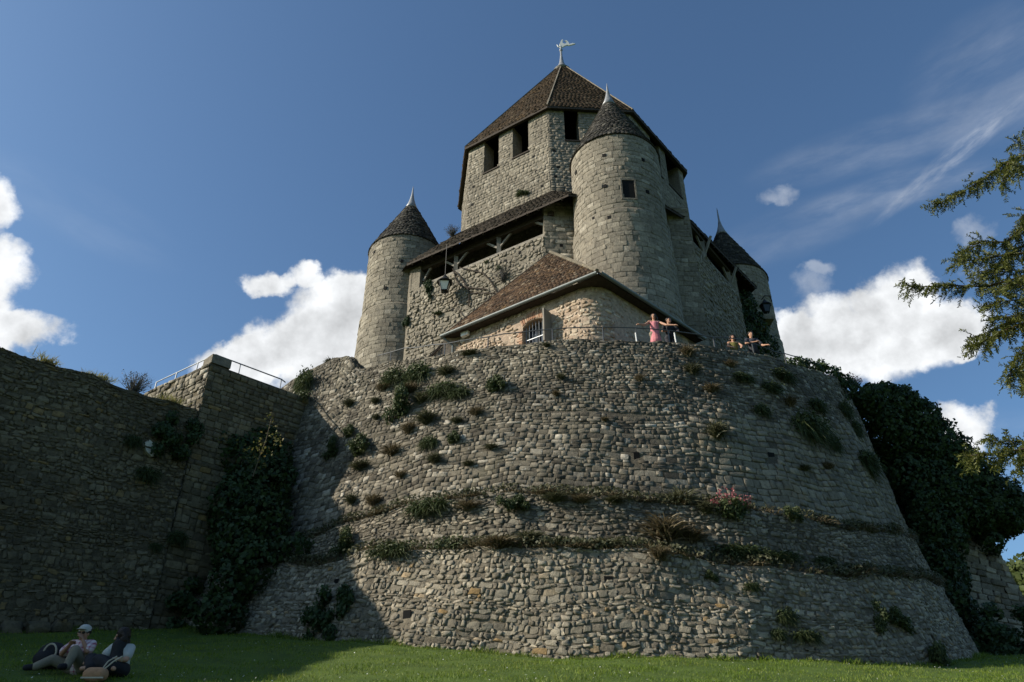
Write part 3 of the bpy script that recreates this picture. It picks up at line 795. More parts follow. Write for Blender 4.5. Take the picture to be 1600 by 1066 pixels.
# ------------------------------------------------------------------ keep
KC = np.array([3.42, 35.5]); ZE = 32.4
_c = {k: atz(*p, ZE)[:2] for k, p in dict(c7=(717, 322), c0=(728, 230), c1=(855, 165), c2=(988, 172), c3=(1072, 267)).items()}
EAVE8 = [_c['c0'], _c['c1'], _c['c2'], _c['c3'], 2 * KC - _c['c0'], 2 * KC - _c['c1'], 2 * KC - _c['c2'], _c['c7']]
OCT = [KC + (p - KC) * 0.968 for p in EAVE8]
keep = root('keep', (KC[0], KC[1], 12), 'great octagonal stone keep with brown tiled roof and open timber galleries', 'keep')
ZOB = 17.0
def openings_on(i, quads):
    """openings of octagon face i: list of (s0, s1, zsill) from pixel quads (left x, right x, bottom-left y, bottom-right y)"""
    p0, p1 = OCT[i], OCT[(i + 1) % 8]
    d = (p1 - p0) / np.linalg.norm(p1 - p0); n = np.array([d[1], -d[0], 0]); P0 = np.array([*p0, 0])
    r = []
    for xl, xr, yl, yr in quads:
        a = onp(xl, yl, P0, n); b_ = onp(xr, yr, P0, n)
        r.append((float(np.dot(a[:2] - p0, d)), float(np.dot(b_[:2] - p0, d)), float((a[2] + b_[2]) / 2)))
    return r
OPEN = {0: openings_on(0, [(755.5, 779, 273, 262), (801, 826, 249, 238)]), 1: openings_on(1, [(883, 906.5, 221, 222)]),
        2: openings_on(2, [(1021, 1036, 262, 282), (1046, 1066, 293, 308)])}
TH = 0.95
core_m = MB(); ST = Stones()
for i in range(8):
    p0, p1 = OCT[i], OCT[(i + 1) % 8]
    L = float(np.linalg.norm(p1 - p0)); d = (p1 - p0) / L; n = np.array([d[1], -d[0]])
    ops = sorted(OPEN.get(i, []))
    zs = min([o_[2] for o_ in ops], default=ZE)
    pt = lambda s_, dn: tuple(p0 + d * s_ - n * dn)
    core_m.prism([pt(0, 0), pt(L, 0), pt(L - TH * .41, TH), pt(TH * .41, TH)], ZOB, zs)
    if ops:
        edges = [0.0]
        for o_ in ops: edges += [o_[0], o_[1]]
        edges.append(L)
        for k in range(0, len(edges), 2):
            a_, b_ = edges[k], edges[k + 1]
            core_m.prism([pt(a_, 0), pt(b_, 0), pt(b_ - (TH * .41 if b_ == L else 0), TH), pt(a_ + (TH * .41 if a_ == 0 else 0), TH)], zs - 0.002, ZE)
        for o_ in ops:
            if o_[2] > zs + 0.01: core_m.prism([pt(o_[0], 0.004), pt(o_[1], 0.004), pt(o_[1], TH), pt(o_[0], TH)], zs, o_[2])
    if i in (0, 1, 2, 7):
        ev, L_, H_ = plane_ev(p0, p1, ZOB, ZE)
        def mk(s_, t_, ops=ops):
            m_ = np.zeros(len(s_), bool)
            for o_ in ops: m_ |= (s_ > o_[0] - 0.12) & (s_ < o_[1] + 0.12) & (t_ > o_[2] - ZOB - 0.10)
            return m_
        ho = cutpx([(738, 320, 3, 3), (740, 292, 3, 3), (834, 245, 3, 3), (838, 268, 3, 3), (847, 291, 3, 3), (866, 236, 3, 3), (872, 261, 3, 3), (829, 260, 3, 3), (820, 280, 3, 3)])
        ST.lay(ev, L_, H_, 0.18, 0.16, 0.28, 0.34, 0.011, 0.015, 'ashlar', M_keep, 0.015, 0.02, mask=mk, drop=0.012, smask=ho)
core_m.obj('upper_wall', M_mort_keep, keep)
# sills of the openings
for i, ops in OPEN.items():
    p0, p1 = OCT[i], OCT[(i + 1) % 8]; d = (p1 - p0) / np.linalg.norm(p1 - p0); n = np.array([d[1], -d[0]])
    for s0, s1, zz in ops:
        MB().prism([tuple(p0 + d * (s0 - .03) + n * .05), tuple(p0 + d * (s1 + .03) + n * .05), tuple(p0 + d * (s1 + .03) - n * .5), tuple(p0 + d * (s0 - .03) - n * .5)], zz + 0.003, zz + 0.09).obj('window_sill', M_darkwood, keep)
# inner floor and dark core so that the openings look into a loft
MB().prism([tuple(KC + (p - KC) * 0.80) for p in OCT], 28.2, 28.4).obj('loft_floor', M_darkwood, keep)
# roof
APEX = np.array([*KC, 43.55]) ; apx = pix(APEX)
def tiles(P4, cols, mat_name, tw, th_, thick, rng, taper=True):
    """overlapping tiles on a planar quad/triangle: bottom-left, bottom-right, top-right, top-left"""
    bl, br, tr, tl = [np.array(p, float) for p in P4]
    H = np.linalg.norm((tl + tr) / 2 - (bl + br) / 2); n = np.cross(br - bl, (tl + tr) / 2 - bl); n /= np.linalg.norm(n)
    rows = max(2, int(H / th_)); VV = []; RR = []
    for r in range(rows):
        f0, f1 = r / rows, min(1.0, (r + 1.25) / rows)
        a0, b0 = bl + (tl - bl) * f0, br + (tr - br) * f0
        a1, b1 = bl + (tl - bl) * f1, br + (tr - br) * f1
        k = max(1, int(np.linalg.norm(b0 - a0) / tw)); sh = rng.uniform(0, 1)
        for q in range(-1, k + 1):
            u0, u1 = (q + sh) / k, (q + 1 + sh) / k
            u0, u1 = max(0, u0), min(1, u1)
            if u1 - u0 < 0.02 / max(1, k): continue
            g_ = 0.03 * (u1 - u0); u0 += g_; u1 -= g_
            lift = n * (thick * rng.uniform(0.7, 1.6)); sag = rng.normal(0, thick * 0.35)
            c0, c1 = a0 + (b0 - a0) * u0, a0 + (b0 - a0) * u1
            d0, d1 = a1 + (b1 - a1) * u0, a1 + (b1 - a1) * u1
            drop_ = (bl - tl) / H * rng.normal(0, th_ * 0.08)
            VV.append([c0 + lift + drop_ + n * sag, c1 + lift + drop_ - n * sag, d1 + n * 0.006, d0 + n * 0.006, c0 + drop_ - n * 0.004, c1 + drop_ - n * 0.004])
            RR.append(rng.uniform())
    return np.array(VV), np.array(RR)
TILE_T = np.array([(0, 1, 2), (0, 2, 3), (4, 5, 1), (4, 1, 0), (4, 0, 3), (5, 2, 1)])
def tile_obj(name, parts, mat, parent):
    V = np.concatenate([p[0] for p in parts]); R_ = np.concatenate([p[1] for p in parts]); n = len(V)
    T = (TILE_T[None] + (np.arange(n) * 6)[:, None, None]).reshape(-1, 3)
    o = put(name, mesh_np(name, V.reshape(-1, 3), T, mat, np.repeat(R_, 6)), parent); o['kind'] = 'stuff'; return o
roof_m = MB(); parts = []
rng = np.random.default_rng(11)
EV = [np.array([*(KC + (p - KC) * 1.008), ZE - 0.06]) for p in EAVE8]
for i in range(8):
    a_, b_ = EV[i], EV[(i + 1) % 8]
    roof_m.poly([a_, b_, APEX]); roof_m.poly([a_ - [0, 0, .16], b_ - [0, 0, .16], b_, a_]);
    ia, ib = np.array([*OCT[i], ZE - .14]), np.array([*OCT[(i + 1) % 8], ZE - .14])
    roof_m.poly([ia, ib, b_ - [0, 0, .16], a_ - [0, 0, .16]])
    if i in (7, 0, 1, 2, 3): parts.append(tiles([a_, b_, APEX * 0.985 + b_ * 0.015, APEX * 0.985 + a_ * 0.015], None, None, 0.22, 0.24, 0.03, rng))
roof = roof_m.obj('roof', M_darkwood, keep)
tile_obj('roof_tiling', parts, M_tile, roof)
for i in (0, 1, 2, 3):
    hr = MB().beam(EV[i] + [0, 0, .08], EV[i] + (APEX - EV[i]) * 0.985 + [0, 0, .08], 0.07, 0.05)
    hr.obj('hip_ridge', M_mort_keep, roof)
MB().lathe(KC, [(0.62, 42.78), (0.30, 43.25), (0.16, 43.7), (0.10, 44.2), (0.07, 44.6)], 16).obj('lead_cap', M_lead, roof, True)
# weather vane: mast and a white beast
pole_b, pole_t = 44.4, None
vane = root('weather_vane', (KC[0], KC[1], 44.4), 'white animal-shaped weather vane on a mast above the keep roof', 'weather vane')
dt = ray(873, 74); zt_ = KC[1] * dt[2]
MB().tube([(KC[0], KC[1], 44.3), (KC[0], KC[1], zt_ + .15)], 0.085, 0.05, 8).obj('mast', M_lead, vane)
MB().ball((KC[0], KC[1], 45.0), 0.13).obj('mast_knob', M_lead, vane, True)
mpp = (KC[1] * CP + zt_ * SP) / FPX
vs_ = [(-6, 3), (-4, -1), (-1, -2), (-2, 3), (0, 8), (1, 11), (3, 12.5), (4, 11), (2.6, 9), (3, 5.5), (6, 4), (8, 5), (9, 9), (6, 9.5), (9, 11), (12, 6.5), (13, 3.5), (17, 5.5), (22, 4.5), (17, 2.5), (12, 1), (10, 2), (6, 0.5), (3, -1.8), (1.5, -2.5), (-1, -3.2)]
vs_ = [(x, y) for x, y in vs_]
vm_ = MB(); kk = len(vs_)
vm_.v += [(KC[0] + x * mpp * 1.05, KC[1] - 0.04, zt_ + .1 + y * mpp * 1.25) for x, y in vs_] + [(KC[0] + x * mpp * 1.05, KC[1] + 0.04, zt_ + .1 + y * mpp * 1.25) for x, y in vs_]
vm_.f += [tuple(range(kk)), tuple(range(2 * kk - 1, kk - 1, -1))] + [(i, kk + i, kk + (i + 1) % kk, (i + 1) % kk) for i in range(kk)]
vm_.obj('beast', M_white, vane)

# lower walls and galleries
nrm0 = np.array([-0.5597, -0.8287, 0])
PC = np.array([1.44, 27.03]); PL = np.array([-5.05, 31.42]); PC2 = np.array([8.2, 27.45]); PR = np.array([11.35, 31.7])
ZS = 21.75; ZR = 26.4; ZEV = 23.15
def wall(p0, p1, z0, z1, th=0.6):
    p0, p1 = np.array(p0), np.array(p1); d = (p1 - p0) / np.linalg.norm(p1 - p0); n = np.array([d[1], -d[0]])
    return [tuple(p0), tuple(p1), tuple(p1 - n * th), tuple(p0 - n * th)], z0, z1
lw = MB()
lw.prism(*wall(PL, PC, 10, ZS))
lw.prism(*wall(PC + [0.003, .003], PC2, 10, 23.75, 0.7))
lw.prism(*wall(PC2, PR, 10, ZS))
lw.prism(*wall(PR, (10.2, 35), 10, 23)); lw.prism(*wall((10.2, 35), (8.5, 43), 10, 23)); lw.prism(*wall((8.5, 43), (-4.5, 43), 10, 23)); lw.prism(*wall((-4.5, 43), (-7.5, 36), 10, 23)); lw.prism(*wall((-7.5, 35.9), PL, 10, 23.1))
_a, _b = OCT[0] + [.05, .05], OCT[0] - (PC - PL) / np.linalg.norm(PC - PL) * 3.2
_pts, _, _ = wall(_b, _a, 0, 0, .4); lw.prism(_pts, [20.3] * 4, [23.9, 26.0, 26.0, 23.9])
lw.obj('lower_wall', M_mort_keep, keep)
kw = cutpx([(790, 408, 3, 3), (745, 425, 4, 3), (708, 484, 4, 4), (812, 395, 3, 3), (880, 383, 3, 3), (672, 500, 3, 3)])
ev, L_, H_ = plane_ev(PL, PC, 10, ZS)
ST.lay(ev, L_, H_, 0.165, 0.26, 0.25, 0.42, 0.014, 0.04, 'rubble', M_keep, 0.05, 0.10, drop=0.04, smask=kw)
ev, L_, H_ = plane_ev(PC, PC2, 10, 23.7)
ST.lay(ev, L_, H_, 0.25, 0.12, 0.40, 0.28, 0.016, 0.02, 'ashlar', M_keep, 0.012, 0.015, drop=0.008, smask=kw)
ev, L_, H_ = plane_ev(PC2, PR, 10, ZS)
ST.lay(ev, L_, H_, 0.165, 0.26, 0.25, 0.42, 0.014, 0.035, 'rubble', M_keep, 0.05, 0.10, drop=0.03)
HIDERS['keep'] = [lambda c, P: (P[:, 2] < 15) | ((c[:, 0] > 890) & (c[:, 0] < 1035) & (c[:, 1] > 190)) | ((c[:, 1] > 400) & (c[:, 0] > 860) & (c[:, 0] < 1060))]
ST.finish(keep)
MB().prism([tuple(PL + [.1, .6]), tuple(PC + [0, .7]), tuple(PC2 + [0, .8]), tuple(PR + [-.6, .4]), (8.5, 40), (-3, 40)], 20.3, 20.5).obj('gallery_floor', M_darkwood, keep)
EL = np.array([-5.28, 31.02, ZEV]); EC1 = np.array([2.50, 25.86, ZEV]); EC2 = np.array([6.75, 26.5, ZEV]); EB = np.array([8.37, 27.75, ZEV]); ER = np.array([12.85, 33.1, ZEV])
q = lambda i, z=ZR: np.array([*(KC + (OCT[i] - KC) * 1.004), z])
gro = MB(); gparts = []
R0 = np.array([*onp(718, 354, np.array([*OCT[0], 0]), nrm0)[:2], ZR])
for P4 in ([EL, EC1, q(1), R0], [EC1, EC2, q(2), q(1)], [EC2, EB, q(2), q(2)], [EB, ER, q(3), q(2)]):
    gro.poly(P4); gro.poly([p - np.array([0, 0, .12]) for p in P4[::-1]])
    for a_, b_ in zip(P4, P4[1:] + P4[:1]): gro.poly([a_, a_ - [0, 0, .12], b_ - [0, 0, .12], b_])
    gparts.append(tiles(P4, None, None, 0.22, 0.26, 0.035, rng))
back = [ER, np.array([9.6, 43.5, ZEV]), q(4), q(3)]
gro.poly(back); gro.poly([EL, R0, q(7), np.array([-8, 36, ZEV])])
groof = gro.obj('gallery_roof', M_darkwood, keep)
tile_obj('roof_tiling', gparts, M_oldtile, groof)
# timber of the left gallery
dW = (PC - PL) / np.linalg.norm(PC - PL)
def timber(name, a, b_, wd, ht, mat=M_greywood): return MB().beam(a, b_, wd, ht).obj(name, mat, keep)
w3 = lambda xy, z: np.array([xy[0], xy[1], z])
mid = nrm0[:2] * -0.22
timber('sill_beam', w3(PL + mid + dW * .55, ZS + .13), w3(PC + mid - dW * .02, ZS + .13), 0.26, 0.16)
timber('wall_plate', w3(PL + mid + dW * .1, ZEV - .16), w3(PC + mid + dW * 0.4, ZEV - .16), 0.24, 0.22, M_darkwood)
for xp, yp in ((711.5, 436), (779.5, 384)):
    b0 = onp(xp, yp, np.array([*(PL + mid), 0]), nrm0)[:2]
    timber('post', w3(b0, ZS - .22), w3(b0, ZEV - .2), 0.20, 0.20)
    for sg in (-1, 1): timber('brace', w3(b0 + dW * sg * .06, ZS + .62), w3(b0 + dW * sg * .72, ZEV - .22), 0.085, 0.10)
timber('brace', w3(PC + mid - dW * .05, ZS + .75), w3(PC + mid - dW * .62, ZEV - .2), 0.085, 0.10)
timber('post', w3(PC + mid - dW * .02, ZS + .2), w3(PC + mid - dW * .02, ZEV - .1), 0.16, 0.16)
timber('brace', w3(PL + mid + dW * .62, ZS + .5), w3(PL + mid + dW * 1.1, ZEV - .2), 0.085, 0.10)
MB().prism([tuple(PL + dW * -.1 + nrm0[:2] * -.02), tuple(PL + dW * .55 + nrm0[:2] * -.02), tuple(PL + dW * .55 - nrm0[:2] * .5), tuple(PL - dW * .1 - nrm0[:2] * .5)], ZS, ZEV - .05).obj('end_pier', M_mort_keep, keep)
for k in range(15):
    f = (k + .5) / 15; e_ = EL + (EC1 - EL) * f; t_ = R0 + (q(1) - R0) * f
    timber('rafter', e_ + (t_ - e_) * 0.01 - [0, 0, .17], e_ + (t_ - e_) * 0.5 - [0, 0, .17], 0.09, 0.10, M_darkwood)
# right gallery
dR = (PR - PC2) / np.linalg.norm(PR - PC2); nR2 = np.array([dR[1], -dR[0]])
mr = -nR2 * 0.22
timber('sill_beam', w3(PC2 + mr + dR * .3, ZS + .12), w3(PR + mr, ZS + .12), 0.26, 0.16, M_darkwood)
timber('wall_plate', w3(PC2 + mr, ZEV - .16), w3(PR + mr + dR * .5, ZEV - .16), 0.24, 0.22, M_darkwood)
for xp in (1103, 1140):
    b0 = onp(xp, 420 if xp < 1120 else 445, np.array([*(PC2 + mr), 0]), np.array([*nR2, 0]))[:2]
    timber('post', w3(b0, ZS - .2), w3(b0, ZEV - .2), 0.2, 0.2)
    for sg in (-1, 1): timber('brace', w3(b0 + dR * sg * .06, ZS + .55), w3(b0 + dR * sg * .62, ZEV - .22), 0.085, 0.10)
    timber('brace', w3(b0 + nR2 * .08, ZS + .45), w3(b0 + nR2 * .48, ZEV - .12), 0.09, 0.10)
for k in range(14):
    f = (k + .5) / 14; e_ = EB + (ER - EB) * f; t_ = q(2) + (q(3) - q(2)) * f
    timber('rafter', e_ + (t_ - e_) * 0.01 - [0, 0, .17], e_ + (t_ - e_) * 0.5 - [0, 0, .17], 0.09, 0.10, M_darkwood)

# ------------------------------------------------------------------ turrets
def turret(c, label, ztop, zap, zt, a0, a1, seed, window=None, holes_=(), r=2.03, taper=0.18, seam=None):
    rg = np.random.default_rng(seed)
    t_ = root('turret', (c[0], c[1], 11), label, 'turret', 'round corner turrets of the keep')
    zm = 21.2
    MB().lathe(c, [(r + taper + .06, 10), (r + .06 + .02, zm - .02), (r + .045, zm + .06), (r, zm + .12), (r, ztop)], 64).obj('turret_wall', M_mort_keep, t_, False)
    ST = Stones()
    mk = None
    if window is not None:
        wa, wb, wz0, wz1 = window
        mk = lambda zb: (lambda s_, tt: ((rad(a0) * r + s_) > rad(wa) * r - .02) & ((rad(a0) * r + s_) < rad(wb) * r + .02) & (tt + zb > wz0) & (tt + zb < wz1))
    cm = cutpx(list(holes_)) if holes_ else None
    ev, L_, H_ = cyl_ev(c, r, zm + .12, ztop - .02, a0, a1)
    ST.lay(ev, L_, H_, 0.23, 0.12, 0.36, 0.32, 0.011, 0.014, 'ashlar', M_turret, 0.01, 0.012, mask=mk(zm + .12) if mk else None, rng=rg, drop=0.006, smask=cm)
    ev, L_, H_ = cyl_ev(c, r + .075, 10.5, zm - .02, a0, a1, r + taper + .06)
    ST.lay(ev, L_, H_, 0.25, 0.12, 0.39, 0.32, 0.011, 0.014, 'ashlar', M_turret, 0.01, 0.012, rng=rg, drop=0.006, smask=cm)
    HIDERS[t_.name] = HIDERS.get('turret_rule_%d' % seed, ())
    ST.finish(t_, rng=rg)
    prof = [(r + .16, ztop - .10), (r + .20, ztop - .02)]
    ap = zap
    cone = MB().lathe(c, [(r + .01, ztop - .06), (r + .045, ztop - .06), (r + .055, ztop - .02), (0.16, ap - .35)], 48).obj('roof', M_darkwood, t_)
    rows = 26; VV = []; RR = []
    zb, rb, ze, re = ztop - .04, r + .065, ap - .32, 0.17
    for k in range(rows):
        f0, f1 = k / rows, min(1, (k + 1.3) / rows)
        r0, r1 = rb + (re - rb) * f0, rb + (re - rb) * f1; z0, z1 = zb + (ze - zb) * f0, zb + (ze - zb) * f1
        nn = max(8, int(2 * math.pi * r0 / 0.20)); sh = rg.uniform(0, 1)
        for q_ in range(nn):
            u0, u1 = 2 * math.pi * (q_ + sh) / nn + .006, 2 * math.pi * (q_ + 1 + sh) / nn - .006
            lf = .012 + .022 * rg.uniform() ; dz = rg.normal(0, .02)
            def pp(u, rr, z): return (c[0] + rr * math.sin(u), c[1] - rr * math.cos(u), z)
            j1, j2 = rg.normal(0, .008, 2)
            VV.append([pp(u0, r0 + lf + j1, z0 + dz), pp(u1, r0 + lf + j2, z0 + dz), pp(u1, r1 + .004, z1), pp(u0, r1 + .004, z1), pp(u0, r0 - .01, z0 + dz), pp(u1, r0 - .01, z0 + dz)])
            RR.append(rg.uniform())
    tile_obj('slate_courses', [(np.array(VV), np.array(RR))], M_slate, cone)
    MB().lathe(c, [(0.40, ap - .75), (0.24, ap - .35), (0.13, ap + .05), (0.06, ap + .45), (0.035, zt - .1), (0.012, zt + .15)], 14).obj('finial', M_lead, cone, True)
    return t_
FT = np.array([4.80, 26.62]); LT = np.array([-5.75, 33.7]); RTt = np.array([12.6, 36.3])
hidf = lambda c, P: (c[:, 1] > 470) | ((c[:, 0] < 935) & (c[:, 1] > 425))
HIDERS['turret_rule_21'] = [hidf]
HIDERS['turret_rule_22'] = [lambda c, P: (c[:, 0] > 650) & (c[:, 1] > 400), lambda c, P: c[:, 1] > 575]
HIDERS['turret_rule_23'] = [lambda c, P: (c[:, 0] < 1150), lambda c, P: c[:, 1] > 560]
# window of the front turret at photo (972..989, 281..310)
wl = pix(np.array([[FT[0] + 2.03 * math.sin(rad(a)), FT[1] - 2.03 * math.cos(rad(a)), 23.0] for a in range(-60, 90)]))[:, 0]
wa0 = np.interp(970.5, wl, np.arange(-60, 90)); wa1 = np.interp(989.5, wl, np.arange(-60, 90))
wy = FT[1] - 2.03 * math.cos(rad((wa0 + wa1) / 2))
wz0, wz1 = wy * ray(980, 310)[2], wy * ray(980, 282)[2]
tf_ = turret(FT, 'front round turret rising behind the low house, with small dark window', 25.6, 30.2, 31.05, -85, 105, 21, (wa0, wa1, wz0, wz1),
             [(944, 243, 3, 3), (945, 291, 3, 3), (1005, 250, 3, 3), (952, 340, 3, 3), (955, 386, 3, 3), (927, 342, 3, 3), (1012, 300, 2, 3), (1000, 430, 3, 3), (1028, 395, 3, 3)])
am = rad((wa0 + wa1) / 2); rx_ = Vector((math.cos(am), math.sin(am), 0)); ny = Vector((math.sin(am), -math.cos(am), 0))
wc = Vector((FT[0], FT[1], (wz0 + wz1) / 2)) + ny * 2.03
ww, wh = 2.03 * rad(wa1 - wa0), wz1 - wz0
wf = MB()
for sx, sy, lx, ly in ((-1, 0, .07, wh + .14), (1, 0, .07, wh + .14), (0, 1, ww, .08), (0, -1, ww, .08)):
    cc = wc + rx_ * sx * (ww / 2 + .035) + Vector((0, 0, 1)) * sy * (wh / 2 + .035) - ny * .015
    wf.hexa([cc + rx_ * a_ * lx / 2 + ny * e_ * .045 + Vector((0, 0, 1)) * b_ * ly / 2 for b_ in (-1, 1) for a_, e_ in ((-1, -1), (1, -1), (1, 1), (-1, 1))])
win = wf.obj('window', M_mort_keep, tf_)
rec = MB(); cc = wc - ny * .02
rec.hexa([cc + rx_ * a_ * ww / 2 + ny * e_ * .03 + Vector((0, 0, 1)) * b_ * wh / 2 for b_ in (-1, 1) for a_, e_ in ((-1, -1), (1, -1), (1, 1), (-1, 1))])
rec.obj('pane', M_paintdark, win)  # dark interior painted as a near-black box filling the frame
turret(LT, 'left round turret with pale lead tip, cloud behind it', 25.6, 29.7, 30.6, -110, 75, 22, None, [(585, 394, 3, 3), (602, 450, 4, 5), (600, 495, 3, 3), (603, 538, 3, 3), (628, 408, 4, 3), (580, 488, 2, 2)])
turret(RTt, 'dark right round turret behind the far end of the gallery', 25.6, 29.9, 31.2, -60, 110, 23, None, ())

# putlog holes as thin near-black blocks; inner darkness is painted, no pocket is cut
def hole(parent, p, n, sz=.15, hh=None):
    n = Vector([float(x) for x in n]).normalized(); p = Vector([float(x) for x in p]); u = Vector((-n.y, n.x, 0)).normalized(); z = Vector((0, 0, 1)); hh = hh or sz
    MB().hexa([p + u * a * sz / 2 + n * e + z * b_ * hh / 2 for b_ in (-1, 1) for a, e in ((-1, -.02), (1, -.02), (1, .02), (-1, .02))]).obj('painted_putlog_hole', M_paintdark, parent)
def on_cyl(x, y, c, r):
    d = ray(x, y); a = d[0] ** 2 + 1; b_ = -2 * (d[0] * c[0] + c[1]); c0 = c[0] ** 2 + c[1] ** 2 - r * r
    dis = b_ * b_ - 4 * a * c0
    if dis < 0: return None
    t_ = (-b_ - math.sqrt(dis)) / (2 * a); P = d * t_; return P, np.array([P[0] - c[0], P[1] - c[1], 0])
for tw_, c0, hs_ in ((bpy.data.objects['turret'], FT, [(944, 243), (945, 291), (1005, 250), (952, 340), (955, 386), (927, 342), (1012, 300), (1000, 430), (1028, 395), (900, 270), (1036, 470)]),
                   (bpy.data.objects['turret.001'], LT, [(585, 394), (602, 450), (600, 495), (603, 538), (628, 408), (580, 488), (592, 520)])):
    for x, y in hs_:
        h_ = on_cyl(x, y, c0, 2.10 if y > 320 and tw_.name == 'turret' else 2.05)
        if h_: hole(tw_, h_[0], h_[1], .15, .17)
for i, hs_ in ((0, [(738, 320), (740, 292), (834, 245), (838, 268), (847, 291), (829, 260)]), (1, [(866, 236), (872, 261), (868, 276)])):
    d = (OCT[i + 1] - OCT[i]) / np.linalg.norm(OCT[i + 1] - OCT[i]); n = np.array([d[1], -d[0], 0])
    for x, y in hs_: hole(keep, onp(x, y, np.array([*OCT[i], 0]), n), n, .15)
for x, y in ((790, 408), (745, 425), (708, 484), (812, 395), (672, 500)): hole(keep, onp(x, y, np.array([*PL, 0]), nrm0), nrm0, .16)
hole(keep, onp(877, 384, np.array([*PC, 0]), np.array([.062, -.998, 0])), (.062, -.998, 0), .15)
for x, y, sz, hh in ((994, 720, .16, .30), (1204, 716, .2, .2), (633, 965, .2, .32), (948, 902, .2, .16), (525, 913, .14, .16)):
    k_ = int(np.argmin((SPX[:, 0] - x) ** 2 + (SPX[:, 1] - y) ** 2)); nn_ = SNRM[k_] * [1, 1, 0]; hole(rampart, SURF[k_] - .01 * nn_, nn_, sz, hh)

# ------------------------------------------------------------------ low house on the terrace
E0 = np.array([2.95, 21.3, 15.55]); E1 = np.array([-2.66, 25.45, 15.55]); E2 = np.array([7.45, 25.65, 15.55])
PK = at(860, 395, 25.8)
house = root('house', (1.5, 23.5, ZT), 'low rubble house with hipped lichened tile roof on the terrace', 'house')
c_ = lambda p: p[:2]
dL = (c_(E1) - c_(E0)) / np.linalg.norm(c_(E1) - c_(E0)); dRr = (c_(E2) - c_(E0)) / np.linalg.norm(c_(E2) - c_(E0))
inL = np.array([dL[1], -dL[0]]); inL = inL if inL[1] > 0 else -inL
inR = np.array([dRr[1], -dRr[0]]); inR = inR if inR[1] > 0 else -inR
ins = 0.34
# plan of the walls with a rounded corner
k0 = np.linalg.solve(np.stack([inL, inR]), np.array([np.dot(inL, c_(E0)) + ins, np.dot(inR, c_(E0)) + ins]))
rc = 0.95
ang = math.acos(np.clip(np.dot(dL, dRr), -1, 1)); tl_ = rc / math.tan(ang / 2)
cc_ = k0 + inL * rc + dL * tl_
cc_ = k0 + (dL + dRr) / np.linalg.norm(dL + dRr) * (rc / math.sin(ang / 2))
s0 = k0 + dL * tl_; s1 = k0 + dRr * tl_
a_s = math.atan2(*(s0 - cc_)[::-1]); a_e = math.atan2(*(s1 - cc_)[::-1])
if a_e < a_s: a_e += 2 * math.pi
arc = [cc_ + rc * np.array([math.cos(a), math.sin(a)]) for a in np.linspace(a_s, a_e, 10)]
wl0 = c_(E1) + inL * ins - dL * 0.15; wr1 = c_(E2) + inR * ins
Lrun = [wl0] + arc + [wr1]
ZW = 15.5
WN = (onp(817, 533, np.array([*wl0, 0]), np.array([*inL, 0])), onp(853, 530, np.array([*wl0, 0]), np.array([*inL, 0])), onp(836, 498, np.array([*wl0, 0]), np.array([*inL, 0])))
dl3 = -dL
sw0, sw1 = float(np.dot(WN[0][:2] - wl0, dl3)), float(np.dot(WN[1][:2] - wl0, dl3)); zw1 = float(WN[2][2]); zw0 = float(min(WN[0][2], WN[1][2]) - 0.25)
LLn = float(np.linalg.norm(arc[0] - wl0))
hw = MB()
def seg(a, b_, z0, z1, th=0.5): hw.prism(*wall(a, b_, z0, z1, th))
P_ = lambda s_: wl0 + dl3 * s_
seg(P_(0), P_(sw0), ZT, ZW); seg(P_(sw1), P_(LLn), ZT, ZW); seg(P_(sw0) , P_(sw1), ZT, zw0 )
# arched head over the window
na = 10
for k in range(na):
    f0, f1 = k / na, (k + 1) / na
    h0, h1 = (zw1 - 0.18 * (2 * f0 - 1) ** 2, zw1 - 0.18 * (2 * f1 - 1) ** 2)
    a, b_ = P_(sw0 + (sw1 - sw0) * f0), P_(sw0 + (sw1 - sw0) * f1)
    pts, _, _ = wall(a, b_, 0, 0, 0.5); hw.prism(pts, [h0, h1, h1, h0], ZW)
for a, b_ in zip(arc, arc[1:]): seg(a, b_, ZT, ZW)
seg(arc[-1], wr1, ZT, ZW)
seg(wr1, wr1 + inR * 1.2, ZT, ZW); seg(wl0 + inL * 1.3, wl0, ZT, ZW)
hw.obj('house_wall', M_plaster, house)
ST = Stones()
ev, L_, H_ = plane_ev(wl0, arc[0], ZT, ZW)
def mkh(s_, t_): return ((s_ > sw0 - .32) & (s_ < sw1 + .30) & (t_ + ZT > zw0 - .1) & (t_ + ZT < zw1 + .34)) | ((np.sin(s_ * 3.1) + np.sin(s_ * 1.7 + t_ * 4)) > 1.55)
ST.lay(ev, L_, H_, 0.145, 0.28, 0.21, 0.40, 0.030, 0.032, 'rubble', M_house, 0.04, 0.12, mask=mkh, drop=0.06)
ev, L_, H_ = grid_ev(np.stack([np.stack([np.array([*p, ZT]) for p in arc]), np.stack([np.array([*p, ZW]) for p in arc])], 1))
ST.lay(ev, L_, H_, 0.145, 0.28, 0.21, 0.40, 0.04, 0.028, 'rubble', M_house, 0.04, 0.12, drop=0.2)
ev, L_, H_ = plane_ev(arc[-1], wr1, ZT, ZW)
ST.lay(ev, L_, H_, 0.15, 0.28, 0.22, 0.40, 0.05, 0.012, 'rubble', M_house, 0.04, 0.12, drop=0.65)
HIDERS['house'] = [lambda c, P: c[:, 1] > 540]
ST.finish(house, limit=200)
